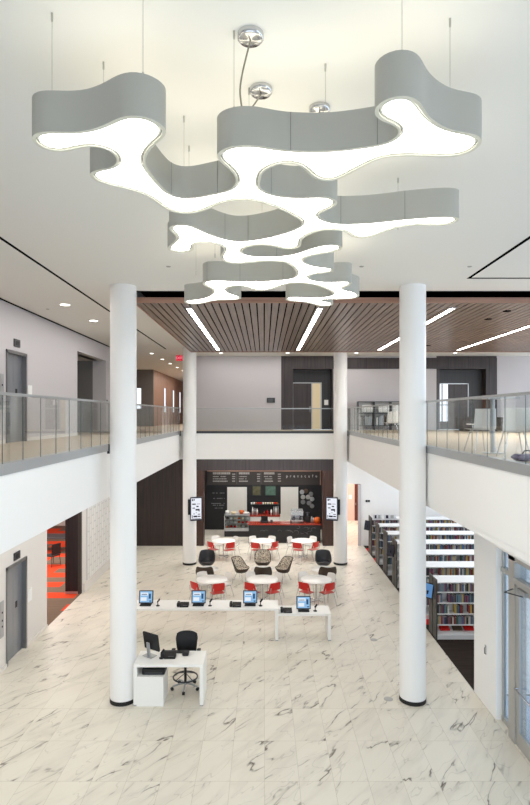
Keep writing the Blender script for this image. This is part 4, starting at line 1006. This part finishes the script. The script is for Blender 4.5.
for k in range(7):
    y = Y0 + PITCH * k + .03
    for r in range(4):
        x = XS + .02; xmax = XS + (208 * y / F - XS) + .05 if r == 0 or k == 0 else XS + 1.1
        i = 0
        while x < xmax:
            if rn.random() < .035: x += rn.uniform(.1, .22); continue
            wd = rn.uniform(.026, .052); hh = rn.uniform(.19, .262) if r < 3 or True else .2
            px = VX + (x + wd / 2) * F / y
            if 397 < px < 425.5: x += wd; continue
            ci = rn.randrange(len(PAL)); c, cn = PAL[ci]
            if nb < 300 and (r == 0 or k == 0):
                o = bpy.data.objects.new('book', BM); COL.objects.link(o); o.location = (x + wd / 2, y, LV[r]); o.scale = (wd * .96, rn.uniform(.16, .2), hh); o.color = c
                tag(o, '%s book, %s from left in view on the %s of the %s' % (cn, nth(i), RW[r], CN[k]), 'book', 'books on the library shelves'); nb += 1
            else:
                rest.k = ci; rest.box(x, x + wd * .96, y, y + .18, LV[r], LV[r] + hh)
            i += 1; x += wd
rest.build('books', restm, None, 'further books filling the bookcases behind', 'books', 'books on the library shelves', 'stuff')
for i, (x, c) in enumerate(((5.05, 'plastic_red'), (5.42, 'brown_box'), (5.75, 'plastic_red'))):
    m = MB(); m.M = Matrix.Translation((x, Y0 + .1, .235)) @ Matrix.Rotation(R(27), 4, 'X'); m.box(0, .28, 0, .17, -.02, .015); m.build('magazine', c, None, '%s magazine lying on the sloped bottom shelf of the nearest bookcase, %s' % ('red' if c == 'plastic_red' else 'brown', ('left', 'middle', 'right')[i]), 'magazine', 'magazines on the sloped shelf')
for i, (px0, px1) in enumerate(((373.5, 382), (384, 396))):
    yy = Y0 + 6 * PITCH + .1; xa, xb = (px0 - VX) * yy / F, (px1 - VX) * yy / F
    o = empty('book_display', '%s white book display standing on top of the farthest bookcase' % ('left' if i == 0 else 'right'), 'display', ((xa + xb) / 2, yy, ZT)); a = (xb - xa) / 2
    MB().box(-a, a, 0, .04, 0, .2).box(-a, a, 0, .2, 0, .02).build('stand', 'shelf_white', o)
    MB().box(-a * .7, -a * .3, -.02, 0, .03, .17).build('book_cover', 'screen_dark', o); MB().box(a * .1, a * .6, -.02, 0, .03, .17).build('book_cover', 'frame_grey', o)
p = at(368, 501, 26.94)
o = empty('wall_plate', 'pair of dark switches on the pale wall above the farthest bookcase', 'switch', p)
MB().box(-.12, -.02, -.02, 0, -.05, .05).build('switch', 'black', o); MB().box(.0, .09, -.02, 0, -.05, .05).build('switch', 'black', o)

# ------------------------------------------------------------------ left lounge furniture
o = empty('side_chair', 'dark chair on the orange carpet in the left opening', 'chair', (-9.0, 23.4, 0), R(60))
MB().rbox(-.24, .24, -.24, .24, .42, .47, .02).build('seat', 'black', o); MB().rbox(-.23, .23, -.26, -.22, .5, .95, .015).build('backrest', 'black', o)
for sx in (-1, 1):
    for sy in (-1, 1): MB().tube([(sx * .2, sy * .2, .43), (sx * .24, sy * .24, 0)], .015).build('leg', 'metal_dark', o)
o = empty('reading_table', 'dark long table beyond the dark chair in the left opening', 'table', (-10.2, 25.8, 0))
MB().rbox(-.9, 1.4, -.5, .5, .7, .74, .01).build('tabletop', 'metal_dark', o)
for sx in (-.8, 1.3):
    for sy in (-.4, .4): MB().cyl(sx, sy, 0, .7, .025, n=12).build('leg', 'metal_dark', o)
S('wall_lounge', MB().box(-16, -6.85, 31.8, 32, 0, ZS).box(-16.2, -16, 15, 32, 0, ZS).box(-16, -6.85, 14.8, 15, 0, ZS), 'warm_wall', 'pale far wall of the carpeted room on the left', 'wall')

# ------------------------------------------------------------------ upper right lounge
def shell_chair(x, y, rz, label):
    o = empty('shell_chair', label, 'chair', (x, y, Z2), rz, 'white shell chairs upstairs')
    def sh(s):
        def fn(u, v):
            a = (u - .5) * 2
            if v < .5:
                t = v / .5; return (a * .22, .22 - .40 * t, .46 - .02 * (1 - a * a) + s)
            t = (v - .5) / .5; return (a * (.23 - .02 * t), -.18 - .07 * t + .05 * a * a * t, .46 - .02 * (1 - a * a) * (1 - t) + .38 * t + s * (1 - t))
        return fn
    def sh2(u, v):
        q = sh(-.012)(u, v); return (q[0], q[1] - (.012 if v > .5 else 0), q[2])
    MB().grid(sh(0), 11, 17).grid(sh2, 11, 17).build('shell', 'plastic_white', o)
    for sx in (-1, 1):
        for sy in (-1, 1): MB().tube([(sx * .12, sy * .12, .44), (sx * .22, sy * .22, 0)], .011).build('leg', 'chrome', o)
shell_chair(4.22, 10.75, R(8), 'white shell chair behind the right glass railing, next to the steel post')
shell_chair(4.22, 9.3, R(-8), 'white shell chair behind the right glass railing, nearest the right edge')
shell_chair(4.45, 19.3, R(10), 'small white shell chair seen just left of the right column upstairs')
o = empty('steel_post', 'slim steel post between the two white shell chairs upstairs', 'post', (4.3, 10.35, Z2))
MB().cyl(0, 0, 0, 1.02, .04, n=20).build('shaft', 'alu', o); MB().box(-.5, .4, -.25, .25, 1.02, 1.05).build('table_top', 'alu', o); MB().cyl(0, 0, 0, .015, .2, n=24).build('foot', 'alu', o)
o = empty('low_bench', 'long dark low bench near the upper right back wall', 'bench', (11.0, 24.8, Z2))
MB().rbox(-2.2, 2.6, -.4, .4, .1, .55, .04).build('body', 'bench_dark', o); MB().rbox(-2.2, 2.6, .3, .5, .1, .62, .03).build('backrest', 'bench_dark', o); MB().box(-2.1, 2.5, -.3, .3, 0, .1).build('plinth', 'black', o)
o = empty('side_table', 'tiny white side table left of the dark low bench upstairs', 'table', (9.1, 24.0, Z2))
MB().cyl(0, 0, .3, .34, .25, n=28).build('tabletop', 'table_white', o); MB().cyl(0, 0, 0, .3, .03, n=12).build('pedestal', 'chrome', o)
o = empty('floor_bag', 'dark purple bag lying on the floor by the right glass railing', 'bag', (4.15, 8.65, Z2))
MB().rbox(-.2, .25, -.15, .2, 0, .1, .04).build('body', 'purple', o); MB().tube([(-.1, 0, .09), (-.05, 0, .16), (.1, 0, .16), (.15, 0, .09)], .012).build('handle', 'soft_black', o)
# magazine rack
o = empty('magazine_rack', 'dark magazine rack with pale posters on the upper right bridge', 'rack', (5.95, 26.0, Z2))
MB().box(-1.5, 1.6, .25, .3, .25, 1.35).build('back_panel', 'frame_grey', o)
for zz in (.2, .78, 1.33): MB().box(-1.5, 1.6, -.05, .3, zz, zz + .035).build('shelf', 'metal_dark', o)
for xx in (-1.5, -.73, .05, .83, 1.58): MB().box(xx - .02, xx + .02, -.05, .3, 0, 1.36).build('upright', 'metal_dark', o)
for i, x in enumerate((-1.32, -.55, .1, .85)): MB().box(x, x + .5, -.08, -.05, .86, 1.18).build('poster', 'paper', None, 'white poster on the upper right magazine rack, %s from left' % ordw[i], 'poster', 'posters on the magazine rack', None, (5.95, 26.0, Z2))
rn = random.Random(31); pos = -1.45; i = 0
while pos < 1.5:
    wd = rn.uniform(.05, .11); mm = rn.choice(['frame_grey', 'metal_dark', 'shelf_end', 'alu', 'paper', 'brown_box'])
    if min(abs(pos + wd / 2 - q) for q in (-1.5, -.73, .05, .83, 1.58)) > .07:
        MB().box(0, wd * .85, 0, .2, 0, rn.uniform(.38, .5)).build('magazine_file', mm, None, '%s magazine file on the lower shelf of the upper rack, %s from left' % ({'frame_grey': 'pale grey', 'metal_dark': 'dark grey', 'shelf_end': 'olive grey', 'alu': 'silver', 'paper': 'white', 'brown_box': 'brown'}[mm], nth(i)), 'magazine file', 'magazine files on the rack', None, (5.95 + pos, 26.02, Z2 + .235)); i += 1
    pos += wd
# floor outlets
for px, py, s in ((388.4, 699, 'beside the right column'), (373.8, 639.8, 'near the bookcase carpet edge')):
    D = H * F / (py - VY); x = (px - VX) * D / F
    o = empty('floor_outlet', 'round grey floor outlet cover ' + s, 'floor outlet', (x, D, 0), 0, 'round floor outlet covers')
    MB().lathe([(.1, 0), (.1, .004), (.085, .006), (0, .006)], 0, 0, 28).build('cover', 'frame_grey', o)

# ------------------------------------------------------------------ light
wd = bpy.data.worlds.new('daylight'); SC.world = wd; wd.use_nodes = True
bg = wd.node_tree.nodes['Background']; bg.inputs[0].default_value = (.76, .88, 1.0, 1); bg.inputs[1].default_value = 2.3
def area_light(name, loc, rot, sx, sy, power, col=(1, .97, .93)):
    l = bpy.data.lights.new(name, 'AREA'); l.shape = 'RECTANGLE'; l.size = sx; l.size_y = sy; l.energy = power * 2.2; l.color = col
    o = bpy.data.objects.new(name, l); COL.objects.link(o); o.location = loc; o.rotation_euler = rot
    return o
area_light('cafe_fill', (0, 28.6, 4.4), (0, 0, 0), 5, 2, 80)  # unseen area light, added to brighten the cafe
area_light('kitchen_fill', (-1.6, 32.2, 4.4), (0, 0, 0), 2, 1.5, 26)  # unseen light added so the room behind the left doorway is bright
area_light('kitchen_fill', (1.6, 32.2, 4.4), (0, 0, 0), 2, 1.5, 26)  # the same added light for the room behind the right doorway
area_light('library_fill', (8.6, 20, 4.3), (0, 0, 0), 6, 12, 140, (.86, .93, 1))  # unseen cool light added over the bookcases, no fixture modelled
area_light('corridor_fill', (5, 30.5, 4.4), (0, 0, 0), 1.5, 4, 110, (1, .85, .78))  # unseen pinkish light added to the corridor
area_light('lounge_fill', (-10.5, 22, 4.3), (0, 0, 0), 5, 8, 260)  # unseen light added to brighten the carpeted room at the left
area_light('walkway_lamp', (-5.2, 14, 9.25), (0, 0, 0), .3, 14, 60)
area_light('lobby_lamp', (-5.4, 36, 9.25), (0, 0, 0), 1, 14, 110, (1, .9, .8))
area_light('bridge_lamp', (1, 25.8, 9.25), (0, 0, 0), 8, .3, 30)
area_light('upper_lounge_fill', (10.5, 18, 9.0), (0, 0, 0), 5, 6, 380, (.92, .96, 1))  # unseen cool fill, added to brighten the upstairs chairs
area_light('under_balcony_fill', (-5.1, 15, 4.43), (0, 0, 0), 1, 18, 60)  # added light below the left balcony, has no visible fixture
area_light('under_bridge_fill', (0, 25.4, 4.43), (0, 0, 0), 6, 1, 90)  # added light below the bridge, hidden from view

SC.view_settings.view_transform = 'Standard'; SC.view_settings.look = 'None'; SC.view_settings.gamma = 1
SC.view_settings.exposure = -0.03; SC.view_settings.use_curve_mapping = False
cy = SC.cycles; cy.use_denoising = True; cy.max_bounces = 10; cy.diffuse_bounces = 6; cy.glossy_bounces = 4; cy.transparent_max_bounces = 16
cy.sample_clamp_indirect = 6
